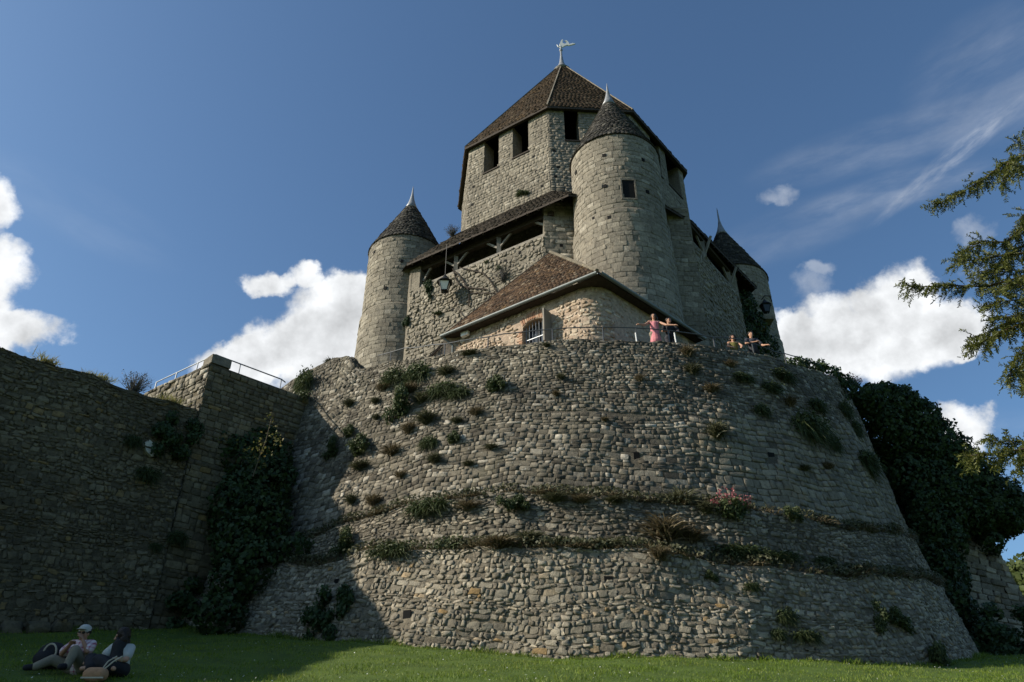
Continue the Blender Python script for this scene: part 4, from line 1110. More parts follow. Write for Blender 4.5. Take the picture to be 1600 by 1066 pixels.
# brick surround of the window, bricks as parts
outn = -np.array([*inL, 0])
def brick(cx_, cz_, wdt, hgt, tilt=0.0):
    cpt = Vector((*P_(cx_), cz_)); ex = Vector((*dl3, 0)); ez = Vector((0, 0, 1))
    e1_ = ex * math.cos(tilt) + ez * math.sin(tilt); e2_ = -ex * math.sin(tilt) + ez * math.cos(tilt); nn = Vector([float(x) for x in outn])
    M = Matrix.Identity(4)
    for r_ in range(3):
        M[r_][0] = e1_[r_] * wdt; M[r_][1] = e2_[r_] * hgt; M[r_][2] = nn[r_] * 0.03; M[r_][3] = cpt[r_]
    put('brick', pool_mesh('ashlar', int(RNG.integers(0, 20)), M_brick), house, M)
for k in range(13):
    f = (k + .5) / 13; tl2 = -(f - .5) * 0.75
    zc_ = zw1 - 0.18 * (2 * f - 1) ** 2 + 0.17
    brick(sw0 + (sw1 - sw0) * (f * 1.14 - .07), zc_, (sw1 - sw0) / 13 * .98, 0.30, tl2)
for sgn, sx in ((-1, sw0), (1, sw1)):
    for k in range(9):
        wd_ = 0.24 if k % 2 else 0.15
        brick(sx + sgn * (wd_ / 2 + .01), zw0 + 0.06 + k * 0.105, wd_, 0.09)
winp = MB()
wd3 = Vector((*dl3, 0)); win3 = Vector((*inL, 0))
winp.beam(Vector((*P_(sw0 + .04), zw0)) + win3 * .3, Vector((*P_(sw0 + .04), zw1)) + win3 * .3, .08, .08)
winp.beam(Vector((*P_(sw1 - .04), zw0)) + win3 * .3, Vector((*P_(sw1 - .04), zw1)) + win3 * .3, .08, .08)
winp.beam(Vector((*P_((sw0 + sw1) / 2), zw0)) + win3 * .3, Vector((*P_((sw0 + sw1) / 2), zw1)) + win3 * .3, .07, .07)
hwin = winp.obj('window', M_greywood, house)
MB().hexa([Vector((*P_(sx), z)) + win3 * dd for z in (zw0, zw1) for sx, dd in ((sw0, .33), (sw1, .33), (sw1, .36), (sw0, .36))]).obj('pane', M_glass, hwin)
for k in range(7):
    sx = sw0 + (sw1 - sw0) * (k + .5) / 7
    MB().tube([Vector((*P_(sx), zw0)) + win3 * .12, Vector((*P_(sx), zw1 - .02)) + win3 * .12], .014, n=6).obj('bar', M_rail, hwin)
MB().beam(Vector((*P_(sw0), zw0 + .55)) + win3 * .12, Vector((*P_(sw1), zw0 + .55)) + win3 * .12, .03, .02).obj('bar', M_rail, hwin)
MB().hexa([Vector((*P_(sw1 + .20), z)) - win3 * dd + wd3 * ee for z in (zw0 - .1, zw1 - .05) for ee, dd in ((0, .03), (0, .48), (.06, .48), (.06, .03))]).obj('shutter', M_greywood, house)
# roof
hr_ = MB()
RB1 = np.array([*(c_(E1) + inL * 2.2), 0]);
gab = np.array([*(wl0 + inL * .05), 15.4])
hr_.poly([E1, E0, PK]); hr_.poly([E0, E2, PK]); hr_.poly([E2, np.array([5.5, 27.0, 17.0]), PK]); 
hr_.poly([E1 - [0, 0, .08], PK - [0, 0, .08], E0 - [0, 0, .08]]); hr_.poly([E0 - [0, 0, .08], PK - [0, 0, .08], E2 - [0, 0, .08]])
hroof = hr_.obj('roof', M_darkwood, house)
hp = tiles([E1, E0, PK * .985 + E0 * .015, PK * .985 + E1 * .015], None, None, 0.155, 0.115, 0.024, rng)
hp2 = tiles([E0, E2, PK * .985 + E2 * .015, PK * .985 + E0 * .015], None, None, 0.155, 0.115, 0.024, rng)
tile_obj('roof_tiling', [hp, hp2], M_tile2, hroof)
MB().tube([E0 + (PK - E0) * f + np.array([0, 0, .04]) for f in np.linspace(0.02, 1, 9)], 0.075, n=8).obj('hip_ridge', M_mort_low, hroof)
MB().tube([E1 + (PK - E1) * f + np.array([0, 0, .02]) for f in np.linspace(0, 1, 9)], 0.04, n=6).obj('verge', M_darkwood, hroof)
# closing wall under the verge and soffits
gw = MB(); gw.poly([E1 - [0, 0, .1], PK - [0, 0, .1], np.array([PK[0], PK[1], ZT]), np.array([E1[0], E1[1], ZT])]).obj('gable_wall', M_plaster, house)
sf = MB()
o_ = lambda p, z: np.array([p[0], p[1], z])
sf.poly([o_(E1, 15.44), o_(E0, 15.44), o_(k0 + (dL + dRr) * .25, 15.44), o_(wl0 + inL * .2, 15.44)]); sf.poly([o_(E0, 15.44), o_(E2, 15.44), o_(wr1 + inR * .2, 15.44), o_(k0 + (dL + dRr) * .25, 15.44)])
sf.obj('soffit', M_darkwood, house)
def gutter(a, b_, name, outv):
    ov = np.array([*outv, 0.0]); m_ = MB(); n_ = 8; P = []
    for p in (a, b_):
        P.append([p + ov * (.09 + .075 * math.cos(th)) + np.array([0, 0, -.05 + .085 * math.sin(th)]) for th in np.linspace(math.pi, 2 * math.pi, n_)] + [p + ov * (.09 + .06 * math.cos(th)) + np.array([0, 0, -.05 + .07 * math.sin(th)]) for th in np.linspace(2 * math.pi, math.pi, n_)])
    G_ = np.array(P); m_.grid(np.concatenate([G_, G_[:, :1]], 1)); return m_.obj(name, M_zinc, house)
gutter(E1 - np.array([*dL, 0]) * -.05, E0, 'gutter', -inL); gutter(E0, E2, 'gutter', -inR)
dp = wl0 - inL * .08 + dl3 * .12
MB().tube([o_(E1, 15.45) - np.array([*inL, 0]) * .06, o_(dp, 15.1), o_(dp, ZT)], .045, n=8).obj('downpipe', M_zinc, house)
# boarded panel closing the gap left of the house
pa = at(672, 560, 26.3); pb_ = at(693, 531, 26.0); pz = at(697, 560, 26.0)
gate = root('board_panel', (pa[0], pa[1], ZT), 'triangular panel of upright grey boards left of the house', 'panel')
for k in range(5):
    f0, f1 = k / 5 + .01, (k + 1) / 5 - .01
    x0, x1 = pa[0] + (pz[0] - pa[0]) * f0, pa[0] + (pz[0] - pa[0]) * f1
    h0, h1 = (pa[2] + (pb_[2] - pa[2]) * min(1, f * 1.15) for f in (f0, f1))
    MB().hexa([(x0, pa[1], ZT), (x1, pa[1], ZT), (x1, pa[1] + .05, ZT), (x0, pa[1] + .05, ZT), (x0, pa[1], h0), (x1, pa[1], h1), (x1, pa[1] + .05, h1), (x0, pa[1] + .05, h0)]).obj('board', M_greywood, gate)
MB().beam((pa[0], pa[1] - .05, pa[2] + .02), (pb_[0], pa[1] - .05, pb_[2] + .03), .08, .08).obj('top_rail', M_darkwood, gate)
fl = onp(726, 522, np.array([*wl0, 0]) - np.array([*inL, 0]) * .15, np.array([*inL, 0]))
flood = root('floodlight', fl, 'small white floodlight box under the house gutter', 'floodlight')
MB().beam(fl + np.array([*dL, 0]) * .13, fl - np.array([*dL, 0]) * .07, .16, .22).obj('lamp_box', M_white, flood)
MB().beam(fl - np.array([*dL, 0]) * .09, fl - np.array([*dL, 0]) * .20, .14, .20).obj('lamp_box', M_white, flood)
MB().beam(fl + np.array([*inL, 0]) * .2, fl, .05, .05).obj('bracket', M_iron, flood)

# ------------------------------------------------------------------ railing along the terrace edge
rl = plan(-0.42)
rpx = pix(np.column_stack([rl, np.full(len(rl), 13.0)]))[:, 0]
sel = [i for i in range(len(rl) - 60) if rpx[i] > 585][::4]
pts = [(rl[i][0], rl[i][1], max(ZT, z_top[i] - 0.15)) for i in sel]
pts[0:0] = []
pl_ = pix(np.array(pts))[:, 0]
posts = []
for xpp in (600, 692, 770, 868, 940, 995, 1057, 1122, 1189, 1236):
    k = int(np.argmin(np.abs(pl_ - xpp))); posts.append(pts[k])
railing('metal_railing', pts, 0.84, 0.020, M_greyrail, 'long thin grey railing along the curved edge of the terrace', posts, (pts[0][0], pts[0][1], pts[0][2]))
for xpp in (995, 1056):
    p = onp(xpp, 531, np.array([0, 20.95, 0]), np.array([0, 1, 0]))
    st_ = tag(MB().tube([p - np.array([0, 0, .3]), p + np.array([-.02, 0, .26])], .022, n=6).obj('rail_stake', M_white), 'short white upright stake left of the woman in pink' if xpp < 1000 else 'short white upright stake right of the couple by the house', 'stake', 'white stakes on the rampart top')

# ------------------------------------------------------------------ lanterns and cables
def lantern(name, c, s_, label, glass):
    l = root(name, c, label, 'lantern')
    c = np.array(c)
    fr_ = MB()
    for i in range(4):
        a = math.pi / 4 + i * math.pi / 2; b_ = a + math.pi / 2
        t0 = np.array([math.cos(a), math.sin(a), 0]); t1 = np.array([math.cos(b_), math.sin(b_), 0])
        fr_.beam(c + t0 * .36 * s_, c + t0 * .20 * s_ - [0, 0, .5 * s_], .035 * s_, .035 * s_)
        fr_.beam(c + t0 * .36 * s_, c + t1 * .36 * s_, .045 * s_, .045 * s_)
        fr_.beam(c + t0 * .20 * s_ - [0, 0, .5 * s_], c + t1 * .20 * s_ - [0, 0, .5 * s_], .04 * s_, .04 * s_)
        q_ = MB(); ii = .95
        P = [c + t0 * .34 * s_ * ii, c + t1 * .34 * s_ * ii, c + t1 * .19 * s_ * ii - [0, 0, .49 * s_], c + t0 * .19 * s_ * ii - [0, 0, .49 * s_]]
        n_ = (t0 + t1) / 2 * .012
        q_.hexa([p - n_ for p in P] + [p + n_ for p in P]).obj('pane', glass, l)
    fr_.obj('frame', M_iron, l)
    MB().lathe(c, [(.40 * s_, c[2] + .01), (.38 * s_, c[2] + .05), (.16 * s_, c[2] + .26 * s_), (.12 * s_, c[2] + .36 * s_), (.05 * s_, c[2] + .44 * s_), (.02 * s_, c[2] + .55 * s_)], 12).obj('cap', M_iron, l)
    MB().lathe(c, [(.02, c[2] - .62 * s_), (.10 * s_, c[2] - .5 * s_)], 8).obj('drop_finial', M_iron, l)
    return l
wp = np.array([*(PL + mid), 0]) + nrm0 * 0.85
lc = onp(695, 442, wp, nrm0)
lt_ = lantern('hanging_lantern', lc, 0.95, 'pale glass lantern hanging in front of the left gallery', M_lampglass)
MB().tube([lc + [0, 0, .5], w3(lc[:2], ZEV - .06)], .014, n=5).obj('chain', M_iron, lt_)
rcor = at(1196, 478, 33.2)
lt2 = lantern('wall_lantern', rcor, 0.80, 'dark iron wall lantern on bracket beside the right turret', M_glass)
MB().tube([rcor + [-.1, .1, .45], rcor + [0.05, 0, .62], rcor + [.30, -.1, .55], rcor + [.33, -.1, .2], rcor + [0.9, 1.2, .1]][:4], .03, n=6).obj('bracket', M_iron, lt2)
MB().hexa([rcor + np.array([x, y, z]) for z in (-.95, -.70) for x, y in ((-.45, -.25), (.22, -.25), (.22, 1.6), (-.45, 1.6))]).obj('corbel', M_mort_keep, lt2)
cw = np.array([*PL, 0]) + nrm0 * 0.10
cable = lambda pxs, r_: [onp(x, y, cw, nrm0) for x, y in pxs]
MB_ = MB()
for pxs, r_ in (([(708, 420), (712, 436), (720, 447), (735, 450), (760, 452)], .035), ([(711, 424), (722, 436), (733, 456), (733, 470), (732, 478)], .035), ([(718, 418), (735, 422), (755, 427), (767, 440), (776, 456)], .03), ([(733, 458), (750, 458), (777, 458)], .025), ([(712, 476), (722, 492), (728, 498)], .02)):
    MB_.tube(cable(pxs, r_), r_, n=5)
tag(MB_.obj('bare_vine', M_darkwood), 'dark bare twining vine stems on the wall below the left gallery', 'vine')

# ------------------------------------------------------------------ far wall under ivy at the right
W0 = np.array([13.2, 29.6]); W1 = np.array([18.35, 29.9])
fw = root('ivy_clad_wall', (16, 29.8, 3.3), 'battered wall end showing pale stones beneath overhanging ivy at right', 'wall')
gz = float(ground_z(16, 29)) - 2.0
bw = MB(); bt = 0.75
bw.hexa([(W0[0], W0[1] - 1.0, gz), (W1[0] + 1.3, W1[1] - 1.0, gz), (W1[0] + 1.3, W1[1] + 5, gz), (W0[0], W0[1] + 5, gz), (W0[0], W0[1], 14.0), (W1[0], W1[1], 11.4), (W1[0], W1[1] + 5, 11.4), (W0[0], W0[1] + 5, 14.0)])
bw.obj('wall_core', M_mort_low, fw)
Gq = np.stack([np.stack([np.array([W0[0], W0[1] - 1.0, gz]), np.array([W0[0], W0[1], 14.0])]), np.stack([np.array([W1[0] + 1.3, W1[1] - 1.0, gz]), np.array([W1[0], W1[1], 11.4])])])
gg = np.stack([Gq[0] * (1 - f) + Gq[1] * f for f in np.linspace(0, 1, 12)]); gg = np.stack([gg[:, 0] * (1 - f) + gg[:, 1] * f for f in np.linspace(0, 1, 12)], 1)
ST = Stones(); ev, L_, H_ = grid_ev(gg)
ST.lay(ev, L_, H_, 0.26, 0.15, 0.42, 0.3, 0.025, 0.05, 'block', M_low, 0.03, 0.04, drop=0.02)
HIDERS['ivy_clad_wall'] = [lambda c, P: (c[:, 0] < 1490)]
ST.finish(fw, limit=120)

# ------------------------------------------------------------------ plants
def leaf_cards(P, N, size, rng, lean=0.7, fold=0.25):
    """pointed five-sided leaves at P facing roughly N"""
    n = len(P)
    N = N + rng.normal(0, lean, (n, 3)); N /= np.linalg.norm(N, axis=1)[:, None]
    a = rng.normal(0, 1, (n, 3)); a -= N * np.einsum('ij,ij->i', a, N)[:, None]; a /= np.linalg.norm(a, axis=1)[:, None]
    b_ = np.cross(N, a)
    s_ = (size * rng.uniform(0.6, 1.4, n))[:, None]
    V = np.stack([P - a * s_ * .5, P + b_ * s_ * .42 - a * s_ * .1 - N * s_ * fold * .4, P + a * s_ * .62, P - b_ * s_ * .42 - a * s_ * .1 - N * s_ * fold * .4], 1)
    T = np.array([(0, 1, 2), (0, 2, 3)])
    T = (T[None] + (np.arange(n) * 4)[:, None, None]).reshape(-1, 3)
    return V.reshape(-1, 3), T, np.repeat(rng.uniform(0, 1, n), 4)
def blades(P, Dv, length, width, rng, droop=0.35, seg_=3):
    """curved tapering blades rooted at P growing along Dv"""
    n = len(P); L = (length * rng.uniform(.55, 1.25, n)).reshape(-1, 1)
    Dv = Dv / np.linalg.norm(Dv, axis=1)[:, None]
    side = np.cross(Dv, rng.normal(0, 1, (n, 3))); side /= np.linalg.norm(side, axis=1)[:, None] + 1e-9
    rows = []
    for k in range(seg_):
        f = k / seg_
        p = P + Dv * L * f + np.array([0, 0, -1.0]) * L * droop * f * f
        wv_ = width * (1 - f * .7)
        rows += [p - side * wv_ / 2, p + side * wv_ / 2]
    rows.append(P + Dv * L + np.array([0, 0, -1.0]) * L * droop)
    V = np.stack(rows, 1); m = V.shape[1]
    T = []
    for k in range(seg_ - 1):
        a = 2 * k; T += [(a, a + 1, a + 3), (a, a + 3, a + 2)]
    a = 2 * (seg_ - 1); T.append((a, a + 1, a + 2))
    T = (np.array(T)[None] + (np.arange(n) * m)[:, None, None]).reshape(-1, 3)
    return V.reshape(-1, 3), T, np.repeat(rng.uniform(0, 1, n), m)
def cat(parts_):
    V, T, R_, b_ = [], [], [], 0
    for v, t_, r_ in parts_: V.append(v); T.append(t_ + b_); R_.append(r_); b_ += len(v)
    return np.vstack(V), np.vstack(T), np.concatenate(R_)
def sph(n, rng, up=0.0):
    v = rng.normal(0, 1, (n, 3)); v /= np.linalg.norm(v, axis=1)[:, None]
    if up: v[:, 2] = np.abs(v[:, 2]) * up + v[:, 2] * (1 - up)
    return v
# prototypes in a unit-radius space; base at origin, growing along +Z with the wall towards +Y
PROTO = {}
def protos(kind, n=4):
    if kind in PROTO: return PROTO[kind]
    out_ = []
    for q_ in range(n):
        r = np.random.default_rng(100 + q_ * 7 + len(kind))
        if kind == 'tuft':
            k = 460; d = sph(k, r, .75); d[:, 2] += .5; d[:, 1] -= .25
            P = r.normal(0, .13, (k, 3)); v = blades(P, d, 1.0, .062, r, .45)
            me = mesh_np('tuft', *v[:2], L_tuft, v[2])
        elif kind == 'dry':
            k = 420; d = sph(k, r, .8); d[:, 2] += .7; d[:, 1] -= .2
            P = r.normal(0, .14, (k, 3)); v = blades(P, d, 1.05, .05, r, .5)
            me = mesh_np('dry_tuft', *v[:2], L_dry, v[2])
        elif kind == 'yellow':
            k = 200; d = sph(k, r, 1.0); d[:, 2] += .8
            P = r.normal(0, .2, (k, 3)) * [1.6, 1, .2]; v = blades(P, d, .8, .04, r, .15)
            me = mesh_np('yellow_tuft', *v[:2], L_yellow, v[2])
        elif kind == 'lavender':
            k = 150; d = sph(k, r, 1.0) * [1, .8, 1]; d[:, 2] += .75
            P = r.normal(0, .08, (k, 3)); v1 = blades(P, d, 1.1, .03, r, .05)
            tip = P + d / np.linalg.norm(d, axis=1)[:, None] * r.uniform(.35, 1.05, (k, 1))
            v2 = leaf_cards(np.repeat(tip, 5, 0) + r.normal(0, .05, (k * 5, 3)), sph(k * 5, r), .055, r)
            v = cat([v1, v2]); me = mesh_np('lavender', *v[:2], L_lav, v[2])
        elif kind == 'bush':
            cs_ = r.normal(0, .38, (9, 3)) * [1, .6, .9] + [0, -.25, .1]; P = []; N = []
            for c0 in cs_:
                s_ = sph(170, r); P.append(c0 + s_ * r.uniform(.12, .46, (170, 1))); N.append(s_)
            v = leaf_cards(np.vstack(P), np.vstack(N), .15, r); st_ = blades(r.normal(0, .1, (30, 3)), sph(30, r, .6), 1.0, .03, r, .1)
            v = cat([v, st_]); me = mesh_np('bush', *v[:2], L_bush, v[2])
        elif kind == 'ivyclump':
            cs_ = r.normal(0, .42, (12, 3)) * [1, .35, 1.0] + [0, -.15, 0]; P = []; N = []
            for c0 in cs_:
                s_ = sph(220, r); P.append(c0 + s_ * r.uniform(.10, .40, (220, 1))); N.append(s_ + [0, -.5, 0])
            v = leaf_cards(np.vstack(P), np.vstack(N), .15, r); me = mesh_np('ivy_clump', *v[:2], L_ivy, v[2])
        elif kind == 'hanging':
            k = 420; d = sph(k, r, .2) * [1, .7, .6]; d[:, 1] -= .5; d[:, 2] -= .15
            P = r.normal(0, .25, (k, 3)) * [1.3, .3, .6]; v1 = blades(P, d, .75, .055, r, .8)
            s_ = sph(800, r); v2 = leaf_cards(P[r.integers(0, k, 800)] + s_ * .34 + [0, -.15, 0], s_, .12, r)
            v = cat([v1, v2]); me = mesh_np('hanging_plant', *v[:2], L_bush, v[2])
        elif kind == 'pink':
            k = 130; d = sph(k, r, .7); d[:, 2] += .5; d[:, 1] -= .35
            P = r.normal(0, .12, (k, 3)); v1 = blades(P, d, 1.0, .035, r, .25)
            s_ = sph(420, r); v2 = leaf_cards(s_ * r.uniform(.25, .75, (420, 1)) * [1, .6, .7] + [0, -.2, .05], s_, .13, r)
            v = cat([v1, v2]); me = mesh_np('valerian', *v[:2], L_bush, v[2])
            hd = sph(34, r, .8) * [.85, .55, .8] * r.uniform(.75, 1.15, (34, 1)) + [0, -.2, .15]
            pp_ = np.repeat(hd, 9, 0) + r.normal(0, .055, (34 * 9, 3)); v = leaf_cards(pp_, sph(len(pp_), r), .075, r)
            me2 = mesh_np('flower_heads', *v[:2], L_pink, v[2])
            out_.append((me, me2)); continue
        out_.append((me, None))
    PROTO[kind] = out_; return out_
CATN = dict(tuft='tuft', dry='dry tuft', yellow='grass tuft', lavender='plant', bush='bush', ivyclump='ivy', hanging='plant', pink='flowering plant')
OBJN = dict(tuft='grass_tuft', dry='dry_tuft', yellow='yellow_grass_tuft', lavender='lavender_plant', bush='leafy_bush', ivyclump='ivy_clump', hanging='hanging_plant', pink='pink_valerian')
def plant(kind, pos_, nrm_, size, label, sx=1.0, sz=1.0, group='plants rooted in the rampart', seed=0):
    me, me2 = protos(kind)[seed % 4]
    n = Vector((float(nrm_[0]), float(nrm_[1]), 0)).normalized()
    rz = math.atan2(n.x, -n.y)
    M = Matrix.Translation(Vector([float(x) for x in pos_])) @ Matrix.Rotation(rz, 4, 'Z') @ Matrix.Diagonal((size * sx, size, size * sz, 1))
    o = put(OBJN[kind], me, None, M)
    tag(o, label, CATN[kind], group)
    if me2:
        f = put('flower_heads', me2, None); f.parent = o; f['kind'] = 'stuff'
    return o
RP = [  # kind, x, y, radius in photo pixels, label, x stretch, z stretch
    ('hanging', 480, 592, 22, 'bushy plant on the broken parapet stub left of the keep', 1, 1.2),
    ('hanging', 476, 622, 18, 'dark bushy plant just under the broken parapet stub', 1.3, .9),
    ('tuft', 516, 566, 9, 'small tuft on the crest of the broken parapet stub', 1, 1),
    ('hanging', 655, 578, 21, 'large shaggy bush hanging at the rampart top below the board panel', 1.2, 1.1),
    ('hanging', 618, 588, 19, 'dark hanging bush below the rampart edge left of the board panel', 1.1, 1),
    ('bush', 632, 635, 22, 'biggest leafy bush on the upper left rampart face', .9, 1.25),
    ('hanging', 690, 608, 19, 'ragged plant patch below the shaggy bush on rampart', 1.4, .9),
    ('tuft', 668, 655, 17, 'faded tuft right of the biggest leafy bush', 1, 1),
    ('bush', 773, 603, 16, 'round bush below the house front high on the rampart', 1, 1),
    ('hanging', 718, 612, 15, 'trailing plant between the ragged patch and the round bush', 1.3, .8),
    ('tuft', 590, 628, 8, 'small green tuft in the bright rubble below the parapet stub', 1, 1),
    ('tuft', 545, 628, 9, 'wispy tuft left of the bright rubble patch', 1, 1.2),
    ('bush', 562, 702, 19, 'dense green bush above the long tower shadow', 1, 1),
    ('bush', 527, 703, 14, 'smaller green bush just left of the dense green bush', .8, 1.2),
    ('tuft', 562, 724, 15, 'pale green clump hanging under the dense green bush', 1.2, .7),
    ('dry', 612, 705, 15, 'brownish patch right of the dense green bush', 1.4, .8),
    ('bush', 545, 678, 11, 'little bush above the dense green bush', 1, 1),
    ('tuft', 590, 655, 7, 'tiny tuft above the brownish patch', 1, 1),
    ('dry', 640, 670, 13, 'brown dead tuft under the biggest leafy bush', 1, 1),
    ('hanging', 670, 692, 14, 'olive plant in the middle of the left rampart face', 1.1, 1),
    ('bush', 706, 690, 11, 'small rounded olive bush below the ragged patch', 1, 1),
    ('tuft', 678, 720, 12, 'dark tuft under the olive plant', 1, 1),
    ('tuft', 765, 695, 9, 'low tuft among the even courses below the round bush', 1.3, .7),
    ('tuft', 552, 785, 11, 'green tuft in the pale stones right of the shadow edge', .9, 1.2),
    ('dry', 582, 780, 14, 'brownish tuft in the pale stones above the ledges', 1.1, 1),
    ('bush', 548, 848, 18, 'red-tinged rose bush where the ledges meet the tower shadow', 1, 1.1),
    ('hanging', 672, 790, 22, 'wide shaggy clump at the left of the upper ledge', 1.6, .8),
    ('bush', 808, 785, 17, 'green rounded bush on the upper ledge', 1.1, 1),
    ('dry', 735, 788, 14, 'withered clump on the upper ledge left of the green rounded bush', 1.5, .8),
    ('tuft', 870, 778, 15, 'grassy clump on the upper ledge right of the green rounded bush', 1.5, .7),
    ('dry', 910, 783, 13, 'brown clump on the middle of the upper ledge', 1.5, .7),
    ('tuft', 958, 785, 13, 'low green clump on the upper ledge below the square hole', 1.3, .7),
    ('tuft', 1062, 780, 25, 'large spiky grass clump on the upper ledge left of the pink valerian', 1.1, 1),
    ('tuft', 1105, 792, 15, 'dark small clump touching the pink valerian', 1, .9),
    ('pink', 1142, 795, 25, 'bright pink valerian in bloom on the upper ledge', 1, 1),
    ('bush', 1235, 800, 15, 'dark bush on the upper ledge right of the pink valerian', 1, 1),
    ('dry', 1035, 835, 33, 'big dead grey-brown shrub on the lower ledge', 1.3, 1),
    ('dry', 1085, 838, 20, 'small dead clump beside the big dead shrub', 1.2, .8),
    ('dry', 1025, 868, 20, 'dry stems hanging under the big dead shrub', 1, .8),
    ('hanging', 705, 848, 26, 'large shaggy clump on the lower ledge at left', 1.5, .9),
    ('hanging', 610, 855, 22, 'creeping clump on the lower ledge beside the rose bush', 1.6, .7),
    ('dry', 780, 850, 19, 'brown clump on the lower ledge right of the large shaggy clump', 1.6, .8),
    ('tuft', 830, 845, 18, 'olive clump on the middle of the lower ledge', 1.5, .8),
    ('hanging', 885, 850, 20, 'dark green clump on the lower ledge left of the dead shrub', 1.6, .8),
    ('tuft', 945, 850, 19, 'grassy patch on the lower ledge next to the dead shrub', 1.6, .8),
    ('hanging', 1150, 855, 24, 'dark creeping plant below the pink valerian', 1.8, .6),
    ('hanging', 1225, 868, 18, 'dark low plant at the right of the lower ledge', 1.6, .6),
    ('tuft', 1122, 678, 20, 'sunlit yellowish bush in the notch on the right rampart face', .9, 1.1),
    ('dry', 1112, 612, 13, 'pale dry tuft below the leaning couple', 1.3, .8),
    ('dry', 1072, 548, 12, 'ochre tuft on the rampart rim below the couple by the house', 1.1, 1),
    ('tuft', 1082, 580, 14, 'yellowish tuft a little under the ochre tuft', 1, .9),
    ('hanging', 1190, 640, 14, 'dark tuft above the big dark bush on the right face', 1, 1),
    ('hanging', 1258, 660, 32, 'big dark bush on the right rampart face', 1, 1.05),
    ('hanging', 1222, 580, 16, 'dark plant on the rim left of the ivy hedge', 1.4, .8),
    ('hanging', 1302, 690, 15, 'small dark bush between the two big dark bushes', .8, 1.2),
    ('hanging', 1352, 715, 24, 'second big dark bush close to the ivy edge', 1, 1),
    ('tuft', 1255, 735, 9, 'little dark tuft on the squared stones of the right face', 1.3, .8),
    ('hanging', 1178, 915, 11, 'dark tuft in the lower wall under the dark creeping plant', 1.2, .8),
    ('hanging', 1225, 965, 17, 'upper bush of the dark diagonal row in the lower wall', 1, 1),
    ('hanging', 1255, 985, 19, 'lower bush of the dark diagonal row in the lower wall', 1.3, .7),
    ('hanging', 1210, 985, 12, 'small bush at the foot of the dark diagonal row', 1, 1),
    ('bush', 1375, 972, 16, 'dark plant hanging left of the double bush low at right', .7, 1.4),
    ('bush', 1402, 965, 18, 'dark double bush low at right', 1.1, 1),
    ('bush', 1455, 1020, 20, 'dark pointed bush at the wall foot far right', .8, 1.4),
    ('hanging', 1285, 875, 14, 'dark tuft above the rounded boulders at right', 1.3, .7),
    ('hanging', 1325, 880, 12, 'last tuft at the right end of the lower ledge', 1.3, .7),
    ('bush', 1115, 900, 9, 'small green fern-like tuft under the dead shrub', 1, 1),
    ('tuft', 855, 540, 6, 'tiny tuft on the rim under the house window', 1.2, .8),
    ('tuft', 735, 553, 9, 'low green patch on the rim left of the house window', 1.6, .6),
    ('dry', 870, 618, 7, 'tiny brown tuft high in the even courses', 1, 1),
    ('dry', 945, 660, 6, 'small russet tuft in the even courses below the terrace', 1.2, .8),
    ('dry', 1000, 590, 8, 'small tan tuft below the house corner', 1, 1),
    ('tuft', 880, 590, 7, 'pale small tuft below the house window', 1, 1),
    ('dry', 640, 606, 14, 'brown scruff between the two hanging bushes under the board panel', 1.3, .9),
    ('tuft', 700, 582, 13, 'thin grass on the rim right of the large shaggy bush', 1.3, .9),
    ('dry', 745, 640, 11, 'straw-coloured tuft under the round bush below the house', 1.2, .8),
    ('tuft', 660, 625, 13, 'spindly green tuft right of the biggest leafy bush', 1, 1.1),
    ('dry', 598, 604, 10, 'withered tuft at the left end of the terrace rim', 1.3, .8),
    ('tuft', 715, 660, 9, 'lone grass tuft below the ragged plant patch', 1.2, .8),
    ('dry', 628, 745, 10, 'dead tuft low on the left face above the ledges', 1.2, .8),
    ('tuft', 735, 730, 8, 'thin tuft in the even courses above the upper ledge at left', 1.2, .8),
    ('hanging', 1160, 592, 13, 'dark straggling plant under the leaning man', 1.4, .8),
    ('hanging', 1205, 605, 14, 'dark plant under the rim right of the leaning man', 1.4, .9),
    ('hanging', 1275, 632, 16, 'dark plant just above the big dark bush', 1.2, .9),
    ('hanging', 1318, 640, 15, 'dark plant by the pinkish flowers near the ivy', 1, 1.1),
    ('dry', 1235, 628, 12, 'brown straggling stems left of the big dark bush', 1.2, 1),
    ('hanging', 1335, 665, 13, 'dark creeper at the edge of the ivy mass', .9, 1.3),
    ('dry', 1140, 570, 9, 'brown rim tuft right below the woman in olive', 1.3, .8),
    ('dry', 1292, 725, 10, 'brown tuft on the squared stones near the second big dark bush', 1.2, .9),
]
for k, (kind, x, y, rp_, lab, sx, sz) in enumerate(RP):
    p, n = on_rampart(x, y + rp_ * 0.25)
    d = (p[1] * CP + p[2] * SP) / FPX
    plant(kind, p + 0.04 * n, n, rp_ * d * (1.22 if kind in ('hanging', 'bush', 'ivyclump') else 1.55), lab, sx, sz, seed=k)
